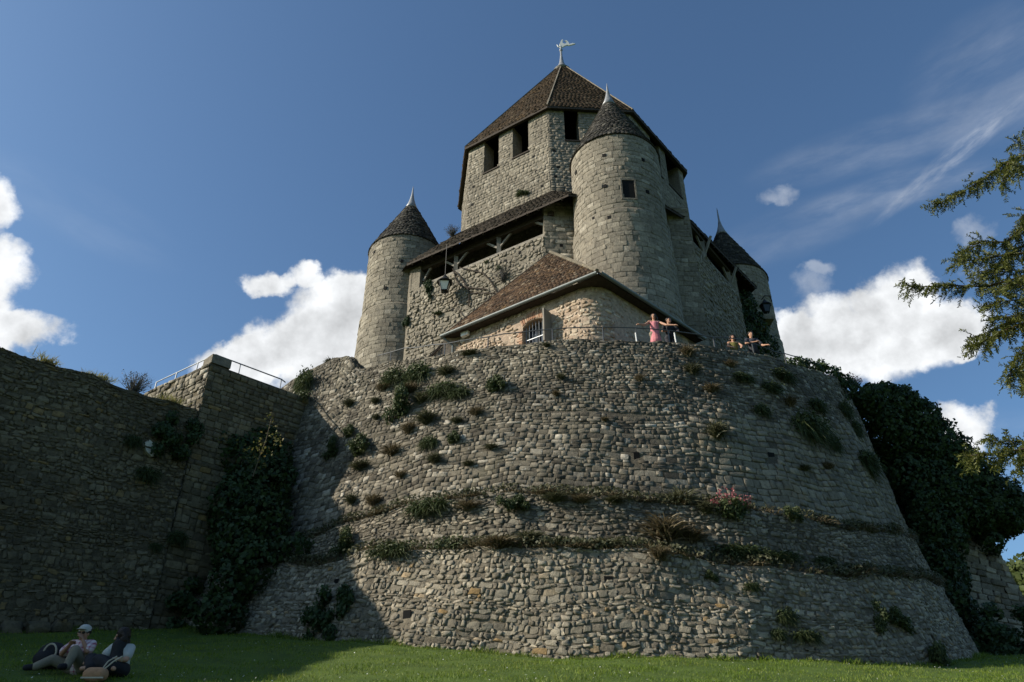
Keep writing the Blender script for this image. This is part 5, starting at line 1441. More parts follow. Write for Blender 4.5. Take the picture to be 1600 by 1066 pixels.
# short growth that covers the two ledges
def ledge_growth(LED, n, seed, name, lab):
    r = np.random.default_rng(seed); nu, nv = LED.shape[:2]
    i = r.integers(0, nu - 1, n); dens_ = noise1(sarc[i] + seed, .5, .8) + noise1(sarc[i], .4, 2.9)
    i = i[dens_ + r.uniform(-.5, .6, n) - narrow[i, 0] * .9 > -.42]; m_ = len(i)
    f, g_ = r.uniform(0, 1, (m_, 1)), r.uniform(0, 1, (m_, 1))
    P = (LED[i, 0] * (1 - f) + LED[i + 1, 0] * f) * (1 - g_) + (LED[i, -1] * (1 - f) + LED[i + 1, -1] * f) * g_
    nn = np.column_stack([(P[:, :2] - CEN) / np.linalg.norm(P[:, :2] - CEN, axis=1)[:, None], np.zeros(m_)])
    h = m_ // 2
    pl_h = np.clip(.62 + .55 * np.sin(P[:h, 0] * 2.1 + seed) * np.sin(P[:h, 0] * 5.3 + P[:h, 1]), .22, 1.25)
    v1 = blades(P[:h], nn[:h] * .5 + sph(h, r, .9) + [0, 0, .4], .36 * pl_h, .026, r, .45)
    s_ = sph(m_ - h, r); v2 = leaf_cards(P[h:] + s_ * .17 + [0, 0, .09], s_, .075, r)
    o1 = put(name, mesh_np(name, *v1[:2], L_dry, v1[2])); o1['kind'] = 'stuff'; o1['label'] = 'dry grass growing along the ' + lab
    o2 = put('ledge_weeds', mesh_np('ledge_weeds', *v2[:2], L_tuft, v2[2])); o2['kind'] = 'stuff'; o2['label'] = 'low weeds growing along the ' + lab
ledge_growth(LED2, 32000, 3, 'ledge_grass', 'upper ledge of the rampart')
ledge_growth(LED1, 36000, 4, 'ledge_grass', 'lower ledge of the rampart')
# plants elsewhere
pc = lambda x, y: onp(x, y, np.array([*cA, 0]), n3)
for kind, x, y, s_, lab, sx, sz in [('yellow', 75, 566, .50, 'yellowish grass tuft on the curtain wall top far left', 1, .8), ('yellow', 158, 590, .42, 'low yellow grass on the curtain wall top left of the lavender', 1.4, .6),
                            ('lavender', 211, 612, .62, 'lavender plant standing against the sky on the curtain wall', 1, 1), ('yellow', 268, 628, .50, 'yellow grass tuft on the curtain wall before the corner tower', 1.2, .7)]:
    p = pc(x, y); plant(kind, p - n3 * .12, cn, s_, lab, sx, sz, 'plants on the curtain wall', seed=int(x))
for kind, x, y, s_, lab, sx, sz in [('ivyclump', 264, 692, .6, 'dark bush on the curtain wall beside the whitish slabs', .9, 1.1), ('hanging', 228, 742, .35, 'drooping weed below the whitish slabs', 1, 1), ('hanging', 205, 690, .28, 'weed left of the whitish slabs', 1, 1), ('hanging', 275, 840, .30, 'dark weed low on the corner tower face', 1.1, 1), ('hanging', 240, 855, .18, 'small weed low by the tower joint', 1, 1), ('ivyclump', 300, 960, .75, 'dark bush at the foot of the corner tower', 1, .9)]:
    p = pc(x, y) + n3 * .15; plant(kind, p, cn, s_, lab, sx, sz, 'plants on the curtain wall', seed=int(x))
kp = lambda x, y: onp(x, y, np.array([*PL, 0]), nrm0)
for kind, x, y, s_, lab, sx, sz in [('ivyclump', 671, 452, .38, 'ivy clump on the keep wall left of the lantern', .6, 1.3), ('lavender', 788, 440, .75, 'spiky grey shrub on the keep wall above the house roof', .8, .9), ('bush', 782, 420, .18, 'small round bush above the spiky grey shrub', 1, 1), ('bush', 760, 412, .13, 'tiny dark bush near the right gallery post', 1, 1), ('bush', 687, 490, .22, 'small green plant on keep wall left of the roof', 1, .7), ('ivyclump', 637, 502, .30, 'dark ivy at the left edge of the keep wall', .6, 1.5)]:
    plant(kind, kp(x, y) + nrm0 * .02, nrm0, s_, lab, sx, sz, 'plants on the keep walls', seed=int(x))
plant('bush', onp(818, 303, np.array([*OCT[0], 0]), nrm0), nrm0, .35, 'green plant at the foot of the octagonal tower', 1.2, .7, 'plants on the keep walls', 2)
plant('lavender', at(706, 368, 31.9), (-.5, -.8, 0), .55, 'scraggly shrub against the sky at the left end of the gallery roof', 1, 1, 'plants on the keep walls', 3)
plant('pink', at(1329, 602, 26.6), (.4, -.8, 0), .55, 'pinkish flowering plant against the sky right of the ivy hedge', 1, .9, seed=1)
gp = ground_hit(506, 1000); plant('ivyclump', gp + np.array([0, -.1, .35]), (-.3, -.9, 0), .62, 'dark rounded shrub at the rampart foot inside the tower shadow', .8, 1.05, 'shrubs at the wall foot', 0)
for x, y, s_, lab in [(1572, 1000, .8, 'dark shrub mass at the foot of the ivy wall far right'), (1515, 1020, .6, 'dark shrub between rampart foot and ivy wall'), (1592, 1036, .8, 'dark shrub in the bottom right corner')]:
    p = at(x, y, 26.0); plant('ivyclump', p, (.2, -.9, 0), s_, lab, 1.2, 1, 'shrubs at the wall foot', int(s_ * 10))

# ivy masses: leaves over many rounded swellings
def ivy(name, label, clumps, leaf, seed, dens_=170, group=None, mat=L_ivy):
    r = np.random.default_rng(seed); VV = []
    for x, y, Y, rx, ry, rz in clumps:
        c0 = at(x, y, Y); rx, ry, rz = (v_ * 1.12 for v_ in (rx, ry, rz)); n = int(dens_ * (rx * rz + rx * ry + ry * rz) / 3 * 4)
        s_ = sph(n, r); bump = 1 + .16 * np.sin(s_[:, 0] * 7 + x) * np.sin(s_[:, 2] * 6 + y) + r.normal(0, .07, n)
        VV.append(leaf_cards(c0 + s_ * [rx, ry, rz] * bump[:, None], s_ + [0, 0, -.2], leaf, r, .55))
    v = cat(VV); o = put(name, mesh_np(name, *v[:2], mat, v[2])); tag(o, label, 'ivy', group); return o
ivy('ivy', 'great dark ivy mass smothering the wall end right of the rampart', [
    (1362, 640, 28.2, .7, .8, .8), (1395, 640, 28.6, .9, .9, .9), (1425, 665, 28.8, .9, .9, .9), (1400, 690, 28.7, 1.0, .9, 1.0), (1445, 710, 29.0, 1.0, .9, 1.0), (1480, 725, 29.0, .8, .9, .8),
    (1420, 750, 28.6, .9, .8, 1.0), (1465, 770, 28.8, 1.0, .9, 1.1), (1505, 760, 29.2, .9, 1.0, .9), (1540, 785, 29.5, 1.0, 1.1, .8), (1570, 808, 29.7, .75, 1.1, .65), (1535, 808, 29.5, .8, 1.1, .6),
    (1445, 830, 28.0, .55, .7, 1.0), (1475, 835, 28.4, .5, .7, 1.0), (1462, 890, 27.6, .5, .6, .9), (1488, 900, 27.8, .42, .6, .8), (1492, 950, 27.0, .5, .6, .7), (1520, 985, 27.4, .6, .7, .6), (1540, 1015, 26.4, .6, .7, .5),
    (1350, 625, 27.6, .5, .5, .5), (1380, 622, 28.3, .6, .6, .5), (1408, 636, 28.6, .7, .7, .6), (1438, 655, 28.8, .7, .7, .7), (1462, 690, 29.0, .8, .8, .8), (1490, 712, 29.2, .7, .8, .7), (1520, 745, 29.4, .8, .9, .7), (1552, 775, 29.6, .8, .9, .7), (1575, 800, 29.7, .7, 1.0, .7), (1562, 818, 29.6, .6, 1.0, .5), (1520, 800, 29.3, 1.0, 1.0, .9), (1480, 790, 28.8, .9, .9, 1.0), (1385, 665, 28.0, .6, .6, .8), (1440, 790, 28.0, .5, .6, .8), (1545, 850, 29.4, .4, .6, .4)], .135, 31, 560)
ivy('ivy', 'ivy hedge spilling over the rampart rim right of the leaning couple', [(1240, 578, 24.6, .45, .5, .35), (1262, 585, 24.8, .5, .5, .45), (1288, 592, 25.2, .55, .5, .45), (1312, 608, 25.6, .5, .5, .45), (1270, 608, 24.8, .5, .4, .4), (1300, 622, 25.3, .4, .4, .4), (1283, 573, 25.2, .18, .2, .25)], .11, 32, 620)
ivy('ivy', 'black-green ivy filling the corner between tower and rampart', [
    (400, 700, 23.3, .7, .6, .6), (375, 730, 22.9, .65, .6, .8), (410, 765, 22.5, .8, .7, .9), (368, 795, 22.2, .65, .7, .9), (405, 825, 21.8, .75, .7, .9), (372, 855, 21.6, .6, .7, .8), (395, 890, 21.2, .55, .6, .7), (362, 920, 21.2, .5, .6, .7), (345, 965, 20.8, .55, .6, .5), (430, 720, 23.2, .45, .5, .6), (350, 700, 22.7, .5, .5, .5), (455, 860, 21.4, .5, .4, .35)], .125, 33, 560)
ivy('ivy', 'dark ivy climbing the keep between right gallery and turret', [(1165, 480, 33.2, .5, .5, .8), (1175, 515, 32.8, .7, .5, .9), (1190, 545, 32.4, .7, .5, .7), (1160, 520, 32.4, .5, .4, .7), (1155, 495, 32.8, .3, .4, .6)], .13, 34, 520)
# pale sapling in front of the dark ivy
r = np.random.default_rng(5)
sap = root('sapling', at(395, 745, 21.6), 'young sapling with pale yellow leaves before the dark corner ivy', 'sapling')
sp_ = [at(395, 745, 21.6), at(405, 715, 21.6), at(415, 690, 21.6), at(424, 655, 21.6)]
MB().tube(sp_, .022, .008, 6).obj('stem', M_twig, sap)
tips = [at(x, y, 21.6 + r.uniform(-.3, .3)) for x, y in ((424, 650), (427, 662), (425, 680), (432, 686), (410, 690), (402, 700), (395, 705), (388, 712), (415, 705), (405, 716), (435, 690), (398, 722), (410, 728), (380, 700), (345, 690))]
PP = np.repeat(np.array(tips), 12, 0) + r.normal(0, .10, (len(tips) * 12, 3)); v = leaf_cards(PP, sph(len(PP), r), .075, r)
put('foliage', mesh_np('foliage', *v[:2], L_maple, v[2]), sap)

# ------------------------------------------------------------------ trees
def shoots(line, rng, step=.055, ln=(.10, .30), out_v=None):
    """yew sprays along a limb: side shoots that droop, each with two ranks of needles"""
    line = [np.array(p, float) for p in line]; VV = []; segs = []
    for a, b_ in zip(line, line[1:]):
        L = np.linalg.norm(b_ - a); d = (b_ - a) / L
        for s_ in np.arange(0, L, step): segs.append((a + d * s_, d))
    for p, d in segs:
        for _ in range(2):
            sd = rng.normal(0, 1, 3); sd -= d * np.dot(sd, d); sd /= np.linalg.norm(sd) + 1e-9
            v = d * rng.uniform(.3, 1.0) + sd * rng.uniform(.4, 1.0) + np.array([0, 0, rng.uniform(-.9, .15)])
            v /= np.linalg.norm(v); L = rng.uniform(*ln)
            VV.append((p, v, L))
            if rng.uniform() < .45:
                v2 = v + rng.normal(0, .6, 3); v2 /= np.linalg.norm(v2); VV.append((p + v * L * .6, v2, L * .6))
    return VV
def needles(sh, rng, nl=.036, nw=.013):
    P, Dn, Sz = [], [], []
    for p, v, L in sh:
        k = max(6, int(L / .0085)); u = np.cross(v, rng.normal(0, 1, 3)); u /= np.linalg.norm(u) + 1e-9
        f = np.linspace(.04, 1, k)[:, None]
        pts_ = p + v * L * f + np.array([0, 0, -1]) * L * .25 * f * f
        sg = np.where(np.arange(k) % 2 == 0, 1, -1)[:, None]
        dn = u * sg + v * .55 + rng.normal(0, .28, (k, 3)); P.append(pts_); Dn.append(dn)
    P = np.vstack(P); Dn = np.vstack(Dn); Dn /= np.linalg.norm(Dn, axis=1)[:, None]
    n = len(P); L = (nl * rng.uniform(.7, 1.3, n))[:, None]
    w_ = np.cross(Dn, rng.normal(0, 1, (n, 3))); w_ /= np.linalg.norm(w_, axis=1)[:, None]
    V = np.stack([P - w_ * nw / 2, P + w_ * nw / 2, P + Dn * L + w_ * nw * .35, P + Dn * L - w_ * nw * .35], 1)
    T = (np.array([(0, 1, 2), (0, 2, 3)])[None] + (np.arange(n) * 4)[:, None, None]).reshape(-1, 3)
    return V.reshape(-1, 3), T, np.repeat(rng.uniform(0, 1, n), 4)
r = np.random.default_rng(77)
YT = np.array([10.4, 9.6]); yew = root('yew_tree', (*YT, float(ground_z(*YT))), 'yew tree whose feathery branches reach in from the right edge', 'tree')
gy_ = float(ground_z(*YT))
MB().tube([(*YT, gy_ - .3), (YT[0] + .1, YT[1], gy_ + 2.5), (YT[0] - .05, YT[1] + .1, gy_ + 5), (YT[0] + .1, YT[1], gy_ + 8), (YT[0] + .1, YT[1], gy_ + 10)], .34, .05, 12).obj('trunk', M_bark, yew)
LIMBS = [[(1640, 232), (1600, 242), (1565, 258), (1530, 285), (1495, 305), (1462, 321)], [(1660, 330), (1600, 352), (1572, 378), (1530, 378), (1498, 396)], [(1660, 385), (1600, 395), (1550, 402), (1510, 408), (1492, 405)],
         [(1670, 420), (1600, 432), (1540, 448), (1480, 446), (1440, 448), (1410, 446)], [(1660, 440), (1600, 425), (1560, 420), (1525, 425)], [(1660, 470), (1610, 470), (1565, 470), (1535, 480)], [(1660, 500), (1600, 505), (1560, 520), (1535, 535), (1516, 547)],
         [(1650, 490), (1590, 500), (1545, 520), (1514, 528)], [(1650, 530), (1600, 545), (1580, 570), (1578, 598)], [(1660, 520), (1610, 540), (1597, 575), (1600, 600)], [(1670, 675), (1600, 690), (1560, 690), (1545, 686)], [(1670, 690), (1610, 700), (1560, 708), (1520, 712), (1508, 712)], [(1650, 690), (1605, 705), (1590, 732)],
         [(1650, 375), (1610, 375), (1575, 400), (1545, 430)], [(1660, 450), (1610, 455), (1580, 440), (1555, 455)], [(1650, 500), (1610, 490), (1575, 495), (1550, 500)], [(1640, 235), (1605, 225), (1585, 222)], [(1575, 255), (1570, 275), (1562, 292)], [(1660, 360), (1605, 330), (1592, 345)]]
allsh = []
for k, pl in enumerate(LIMBS):
    Y = 8.6 + .5 * math.sin(k * 2.1)
    line = [at(x, y, Y + .06 * i) for i, (x, y) in enumerate(pl)]
    hub = np.array([YT[0], YT[1], line[0][2] * .96 + .2])
    md = (hub + line[0]) / 2 + np.array([.0, .18 * math.sin(k * 1.7), .20])
    q1_ = hub * .70 + md * .30 + [0, .10 * math.cos(k), .12]; q3_ = md * .4 + line[0] * .6 + [0, -.07 * math.sin(k), .06]
    allsh += shoots([q1_, md, q3_, line[0]], r, .045, (.10, .30))
    MB().tube([hub, q1_, md, q3_, *line], .030 if k < 4 else .018, .004, 6).obj('branch', M_bark, yew)
    allsh += shoots(line, r, .028, (.08, .25))
for k in range(16):
    a = r.uniform(-1.2, 4.0); z = gy_ + 2.2 + k * .5; L = r.uniform(1.5, 2.6) * (1 - k * .03)
    dv = np.array([math.cos(a), math.sin(a), .15])
    if dv[0] < -.35: dv[0] = abs(dv[0])
    p0 = np.array([YT[0] + .25, YT[1], z]); line = [p0, p0 + dv * L * .5, p0 + dv * L + [0, 0, -.2]]
    MB().tube(line, .04, .008, 6).obj('branch', M_bark, yew); allsh += shoots(line, r, .12, (.2, .45))
v = needles(allsh, r)
put('foliage', mesh_np('foliage', *v[:2], L_yew, v[2]), yew)
def broad_tree(c, h, cr, label, seed):
    r = np.random.default_rng(seed); gz_ = float(ground_z(c[0], c[1])); t_ = root('broadleaf_tree', (*c, gz_), label, 'tree', 'trees far behind the walls')
    MB().tube([(*c, gz_ - .3), (c[0], c[1], gz_ + h * .4), (c[0] + .3, c[1], gz_ + h * .8)], .4, .12, 8).obj('trunk', M_bark, t_)
    P, N = [], []
    for _ in range(26):
        o_ = sph(1, r)[0] * [cr, cr, h * .33] * r.uniform(.35, 1.0) + [c[0], c[1], gz_ + h * .62]; s_ = sph(420, r)
        P.append(o_ + s_ * r.uniform(.6, 1.15, (420, 1)) * cr * .32); N.append(s_)
    v = leaf_cards(np.vstack(P), np.vstack(N), .38, r); put('crown', mesh_np('crown', *v[:2], L_tree, v[2]), t_)
p = at(1590, 935, 58); broad_tree((p[0], p[1]), p[2] + 4.6 - float(ground_z(p[0], p[1])), 4.2, 'sunlit tree beyond the ivy wall at the right edge', 41)

# ------------------------------------------------------------------ lawn grass
r = np.random.default_rng(9)
n = 120000
gx_ = r.uniform(-14, 17, n); gy2 = 11.3 + (r.uniform(0, 1, n) ** 1.25) * 13.5
q_ = pix(np.column_stack([gx_, gy2, ground_z(gx_, gy2)]))
okm = (q_[:, 0] > -60) & (q_[:, 0] < 1660) & (q_[:, 1] < 1120)
gx_, gy2 = gx_[okm], gy2[okm]; m_ = len(gx_)
P = np.column_stack([gx_, gy2, ground_z(gx_, gy2) - .01]); dv = r.normal(0, .45, (m_, 3)); dv[:, 2] = 1
v = blades(P, dv, (.085 * np.clip(.9 + .55 * np.sin(gx_ * 2.3 + gy2) * np.sin(gy2 * 3.1 - gx_ * .7), .5, 1.6)), .012, r, .25, 2)
patch = .5 + .5 * np.sin(gx_ * 1.3 + np.sin(gy2 * 1.7) * 2) * np.sin(gy2 * 2.1 + gx_ * .4)
v = (v[0], v[1], np.repeat(np.clip(.55 * r.uniform(0, 1, m_) + .45 * patch, 0, 1), 5))
o = put('lawn_grass', mesh_np('lawn_grass', *v[:2], L_grass, v[2])); o['kind'] = 'stuff'; o['label'] = 'short green lawn grass below the walls'
k = 420; ii = r.integers(0, m_, k); P = P[ii] + [0, 0, .07]
v = leaf_cards(np.repeat(P, 2, 0) + r.normal(0, .006, (k * 2, 3)), np.tile([[0, -.4, 1.0]], (k * 2, 1)), .020, r, .3)
o = put('clover_flowers', mesh_np('clover_flowers', *v[:2], L_daisy, v[2])); o['kind'] = 'stuff'; o['label'] = 'tiny white clover flowers in the lawn'
fb = XY['base']; kk = r.integers(20, len(fb) - 70, 5200); ff = r.uniform(0, 1, (5200, 1)); pb = fb[kk] * (1 - ff) + fb[kk + 1] * ff
nb = pb - CEN; nb /= np.linalg.norm(nb, axis=1)[:, None]; pb = pb + nb * r.uniform(-.12, .22, (5200, 1))
tc = r.uniform(0, 13, (3000, 1)); pc2 = cA[None] + cdir[None] * tc + cn[None] * r.uniform(.1, .45, (3000, 1)); pb = np.vstack([pb, pc2])
dv = r.normal(0, .5, (len(pb), 3)); dv[:, 2] = 1
patch2 = np.clip(.7 + .6 * np.sin(pb[:, 0] * 1.9) * np.sin(pb[:, 0] * 4.3 + 1), .25, 1.4)
v = blades(np.column_stack([pb, ground_z(pb[:, 0], pb[:, 1]) - .02]), dv, .24 * patch2, .014, r, .35, 2)
o = put('rough_grass', mesh_np('rough_grass', *v[:2], L_grass, v[2])); o['kind'] = 'stuff'; o['label'] = 'longer uncut grass along the foot of the walls'
# loose stones along the foot of the curtain wall, half sunk in the turf
ft = root('footing', (-13.4, 18.4, 3.2), 'row of broad footing stones at the base of the curtain wall', 'footing')
for k in range(16):
    c0 = cA + cdir * (2.2 + k * .52) + cn * (.34 + .12 * math.sin(k * 2.2)); z = float(ground_z(*c0))
    M = Matrix(((-cdir[0] * .5, 0, cn[0] * .25, c0[0]), (-cdir[1] * .5, 0, cn[1] * .25, c0[1]), (0, .34, .05, z + .07), (0, 0, 0, 1)))
    put('stone', pool_mesh('rubble', k, M_cur), ft, M)

# ------------------------------------------------------------------ people
def cap_(mb, p0, p1, r0, r1=None, n=12):
    """closed tapered capsule"""
    r1 = r0 if r1 is None else r1
    p0, p1 = Vector([float(x) for x in p0]), Vector([float(x) for x in p1]); d = (p1 - p0)
    L = d.length; d = d / L if L > 1e-6 else Vector((0, 0, 1)); u = d.orthogonal().normalized(); v = d.cross(u)
    rings = [(p0 - d * r0 * .98, r0 * .2), (p0 - d * r0 * .75, r0 * .66), (p0 - d * r0 * .4, r0 * .92), (p0, r0)] + [(p0 + (p1 - p0) * f, r0 + (r1 - r0) * f) for f in (.33, .67)] + [(p1, r1), (p1 + d * r1 * .4, r1 * .92), (p1 + d * r1 * .75, r1 * .66), (p1 + d * r1 * .98, r1 * .2)]
    b_ = len(mb.v)
    for c, r_ in rings:
        for k in range(n): a = 2 * math.pi * k / n; mb.v.append(tuple(c + (u * math.cos(a) + v * math.sin(a)) * r_))
    for i in range(len(rings) - 1):
        for k in range(n): j = (k + 1) % n; mb.f.append((b_ + i * n + k, b_ + i * n + j, b_ + (i + 1) * n + j, b_ + (i + 1) * n + k))
    mb.f.append(tuple(b_ + k for k in range(n - 1, -1, -1))); mb.f.append(tuple(b_ + (len(rings) - 1) * n + k for k in range(n)))
def ell_(mb, c, rx, ry, rz, M=None, n=14):
    k = len(mb.v); mb.ball((0, 0, 0), (rx, ry, rz), n)
    M = M or Matrix.Identity(3)
    for i in range(k, len(mb.v)): mb.v[i] = tuple(M @ Vector(mb.v[i]) + Vector([float(x) for x in c]))
def skinned(mb, name, mat, parent, vox, smooth=3):
    me = mb.mesh(name, mat); tmp = bpy.data.objects.new('tmp', me); COL.objects.link(tmp)
    m1 = tmp.modifiers.new('r', 'REMESH'); m1.mode = 'VOXEL'; m1.voxel_size = vox
    m2 = tmp.modifiers.new('s', 'SMOOTH'); m2.iterations = smooth; m2.factor = .5
    dg = bpy.context.evaluated_depsgraph_get(); dg.update()
    me2 = bpy.data.meshes.new_from_object(tmp.evaluated_get(dg))
    bpy.data.objects.remove(tmp); bpy.data.meshes.remove(me)
    me2.name = name; me2.materials.clear(); me2.materials.append(mat)
    me2.polygons.foreach_set('use_smooth', np.ones(len(me2.polygons), dtype=bool))
    o = put(name, me2, None); o.parent = parent; return o
M_skin = flat_mat('skin', (0.42, 0.235, 0.155), 0.5, 0.08, 20)
M_skin2 = flat_mat('tanned_skin', (0.34, 0.18, 0.115), 0.5, 0.08, 20)
M_hair = flat_mat('dark_hair', (0.020, 0.013, 0.010), 0.55, 0.4, 40, 0, .5)
M_pinkc = flat_mat('pink_cotton', (0.52, 0.19, 0.215), 0.85, 0.12, 9, 0, .3)
M_blackc = flat_mat('black_cotton', (0.018, 0.018, 0.021), 0.85, 0.3, 9, 0, .3)
M_navy = flat_mat('charcoal_cotton', (0.030, 0.032, 0.042), 0.85, 0.3, 9, 0, .3)
M_olive = flat_mat('olive_cotton', (0.12, 0.11, 0.03), 0.85, 0.2, 9, 0, .3)
M_whitec = flat_mat('white_cotton', (0.42, 0.42, 0.40), 0.85, 0.08, 9, 0, .3)
M_beige = flat_mat('beige_cotton', (0.20, 0.175, 0.13), 0.85, 0.15, 9, 0, .3)
M_tan = flat_mat('tan_canvas', (0.36, 0.20, 0.11), 0.85, 0.2, 14, 0, .3)
M_strap = flat_mat('pale_strap', (0.42, 0.37, 0.28), 0.8, 0.1, 9)
M_eye = flat_mat('dark_eye', (0.02, 0.015, 0.012), 0.25, 0.1, 9)
M_lip = flat_mat('lip', (0.32, 0.11, 0.09), 0.5, 0.1, 9)
mpl, t, b = new_mat('pink_plaid')
oc = t.n('ShaderNodeTexCoord').outputs['Object']; sx_ = t.n('ShaderNodeSeparateXYZ'); t.link(oc, sx_.inputs[0])
band = lambda s_, f: t.m('GREATER_THAN', t.m('SINE', t.m('MULTIPLY', s_, f)), 0.55)
pl1 = t.m('ADD', band(sx_.outputs[0], 95.0), band(sx_.outputs[2], 95.0))
t.link(t.mix(t.m('MULTIPLY', pl1, .5), (0.62, 0.52, 0.52), (0.36, 0.10, 0.15)), b.inputs['Base Color']); b.inputs['Roughness'].default_value = .85
def person(loc, label, J, skin, vox, wear, hair='short', group=None, look=(0, -1, 0), extras=(), hs=1.0, js=1.0):
    """J: joint positions relative to the base point (x right, y away from the viewer, z up)"""
    rt = root('person', loc, label, 'person', group)
    J = {k: Vector(v) * js for k, v in J.items()}
    f = Vector(look).normalized(); u = (Vector((0, 0, 1)) - f * f.z).normalized(); rr = f.cross(u)
    H = Matrix((rr, -f, u)).transposed()          # local x right of the face, -y forward
    hd = J['head']; hp = lambda x, y, z: hd + H @ Vector((x, y, z)) * hs
    bd = MB()
    ell_(bd, hp(0, .012, .035), .074 * hs, .092 * hs, .088 * hs, H); ell_(bd, hp(0, -.012, -.035), .058 * hs, .072 * hs, .078 * hs, H)
    cap_(bd, hp(0, -.080, .018), hp(0, -.104, -.022), .010, .015); ell_(bd, hp(0, -.070, -.088), .026, .022, .018, H)
    for s_ in (-1, 1):
        ell_(bd, hp(s_ * .076, .01, -.005), .010, .020, .030, H); cap_(bd, hp(s_ * .015, -.082, .030), hp(s_ * .045, -.074, .032), .010, .008)
        ell_(bd, hp(s_ * .040, -.060, -.020), .022, .020, .022, H)
    cap_(bd, hp(0, .02, -.06), J['neck'], .052, .056); cap_(bd, J['neck'], J['chest'], .06, .10)
    cap_(bd, J['chest'], J['pelvis'], .125, .125); cap_(bd, J['shL'], J['shR'], .058, .058)
    cap_(bd, J['hipL'], J['hipR'], .10, .10)
    for s_ in 'LR':
        cap_(bd, J['sh' + s_], J['el' + s_], .048, .037); cap_(bd, J['el' + s_], J['ha' + s_], .038, .024)
        cap_(bd, J['hip' + s_], J['kn' + s_], .082, .055); cap_(bd, J['kn' + s_], J['an' + s_], .053, .036)
        fd = (J['ft' + s_] - J['an' + s_]); cap_(bd, J['an' + s_], J['ft' + s_], .040, .032)
        # hand: palm, four unequal bent fingers, thumb from the side of the palm
        d = (J['ha' + s_] - J['el' + s_]).normalized(); sd = d.cross(Vector((0, 0, 1)))
        sd = sd.normalized() if sd.length > .1 else Vector((1, 0, 0)); dn = d.cross(sd) * (-1 if d.cross(sd).z > 0 else 1)
        pm = J['ha' + s_] + d * .045
        cap_(bd, J['ha' + s_], pm + d * .02, .026, .024); cap_(bd, pm - sd * .018, pm + sd * .022, .020, .018)
        for q_, (o_, l_) in enumerate(((-.031, .064), (-.010, .078), (.011, .073), (.031, .056))):
            b0 = pm + sd * o_ + d * .018; k1 = b0 + d * l_ * .55 + dn * l_ * .12; k2 = k1 + d * l_ * .35 + dn * l_ * .40
            cap_(bd, b0, k1, .0095, .009); cap_(bd, k1, k2, .009, .0075)
        tb = pm - sd * .030 - d * .025; cap_(bd, tb, tb - sd * .028 + d * .030 + dn * .012, .011, .010); cap_(bd, tb - sd * .028 + d * .030 + dn * .012, tb - sd * .022 + d * .058 + dn * .026, .010, .008)
    skinned(bd, 'body', skin, rt, vox)
    for s_ in (-1, 1):
        e_ = MB(); ell_(e_, hp(s_ * .031, -.082, .008), .013, .008, .007, H, 8); o = e_.obj('eye', M_eye); o.parent = rt
    l_ = MB(); cap_(l_, hp(-.020, -.083, -.058), hp(.020, -.083, -.058), .008, .008, 8); o = l_.obj('mouth', M_lip); o.parent = rt
    hm = MB(); rg = np.random.default_rng(len(label))
    if hair == 'short':
        ell_(hm, hp(0, .032, .060), .090, .100, .090, H)
        for _ in range(16): a = rg.uniform(-1, 1, 3); ell_(hm, hp(a[0] * .06, .02 + a[1] * .06, .105 + a[2] * .02), .03, .03, .025, H, 8)
    else:
        ell_(hm, hp(0, .036, .056), .100, .105, .098, H)
        for _ in range(60):
            a = rg.normal(0, 1, 3); a /= np.linalg.norm(a)
            if a[1] < -.25 and a[2] < .45 and abs(a[0]) < .72: continue
            ln_ = .10 if hair == 'bob' else .125
            ell_(hm, hp(a[0] * .105, .035 + a[1] * .085, .0 + a[2] * ln_ - (.035 if hair == 'bob' else 0)), .036, .036, .045, H, 8)
    skinned(hm, 'hair', M_hair, rt, max(.010, vox), 2)
    for nm, mat, segs in wear:
        cm = MB()
        for sg in segs:
            if sg[0] == 'e': ell_(cm, sg[1], *sg[2:5])
            else:
                a, b_ = (J[x] if isinstance(x, str) else Vector(x) for x in sg[:2])
                if len(sg) > 4: b_ = a + (b_ - a) * sg[4]
                cap_(cm, a, b_, sg[2], sg[3])
        skinned(cm, nm, mat, rt, max(.012, vox), 4)
    for nm, mat, fn in extras:
        m_ = MB(); fn(m_, hp, H, J); o = m_.obj(nm, mat, None, True); o.parent = rt
    return rt
def standing(h, over):
    k = h / 1.70
    J = dict(pelvis=(0, 0, .95), chest=(0, -.01, 1.28), neck=(0, 0, 1.45), head=(0, -.03, 1.585), shL=(-.165, 0, 1.40), shR=(.165, 0, 1.40), elL=(-.22, -.02, 1.12), elR=(.22, -.02, 1.12), haL=(-.22, -.1, .88), haR=(.22, -.1, .88),
             hipL=(-.09, 0, .92), hipR=(.09, 0, .92), knL=(-.10, -.02, .50), knR=(.10, -.02, .50), anL=(-.10, .02, .08), anR=(.10, .02, .08), ftL=(-.11, -.14, .035), ftR=(.11, -.14, .035))
    J.update(over); return {a: tuple(np.array(v) * k) for a, v in J.items()}
SHADES = lambda m_, hp, H, J: [ell_(m_, hp(s_ * .034, -.090, .010), .028, .010, .019, H, 10) for s_ in (-1, 1)] + [cap_(m_, hp(-.06, -.086, .014), hp(.06, -.086, .014), .005, .005, 6)]
def stand_at(px_, Y): p = at(px_, 515, Y); return (p[0], Y, ZT)
TOPS = lambda r_=.145: [('chest', 'pelvis', r_, r_ * .93), ('shL', 'shR', .075, .075), ('chest', 'neck', .12, .075, .55)]
SLV = lambda f, r0=.062, r1=.058: [('shL', 'elL', r0, r1, f), ('shR', 'elR', r0, r1, f)]
LEGS = lambda r0=.098, r1=.07: [('hipL', 'knL', r0, r1), ('hipR', 'knR', r0, r1), ('knL', 'anL', r1, .06), ('knR', 'anR', r1, .06), ('hipL', 'hipR', .115, .115)]
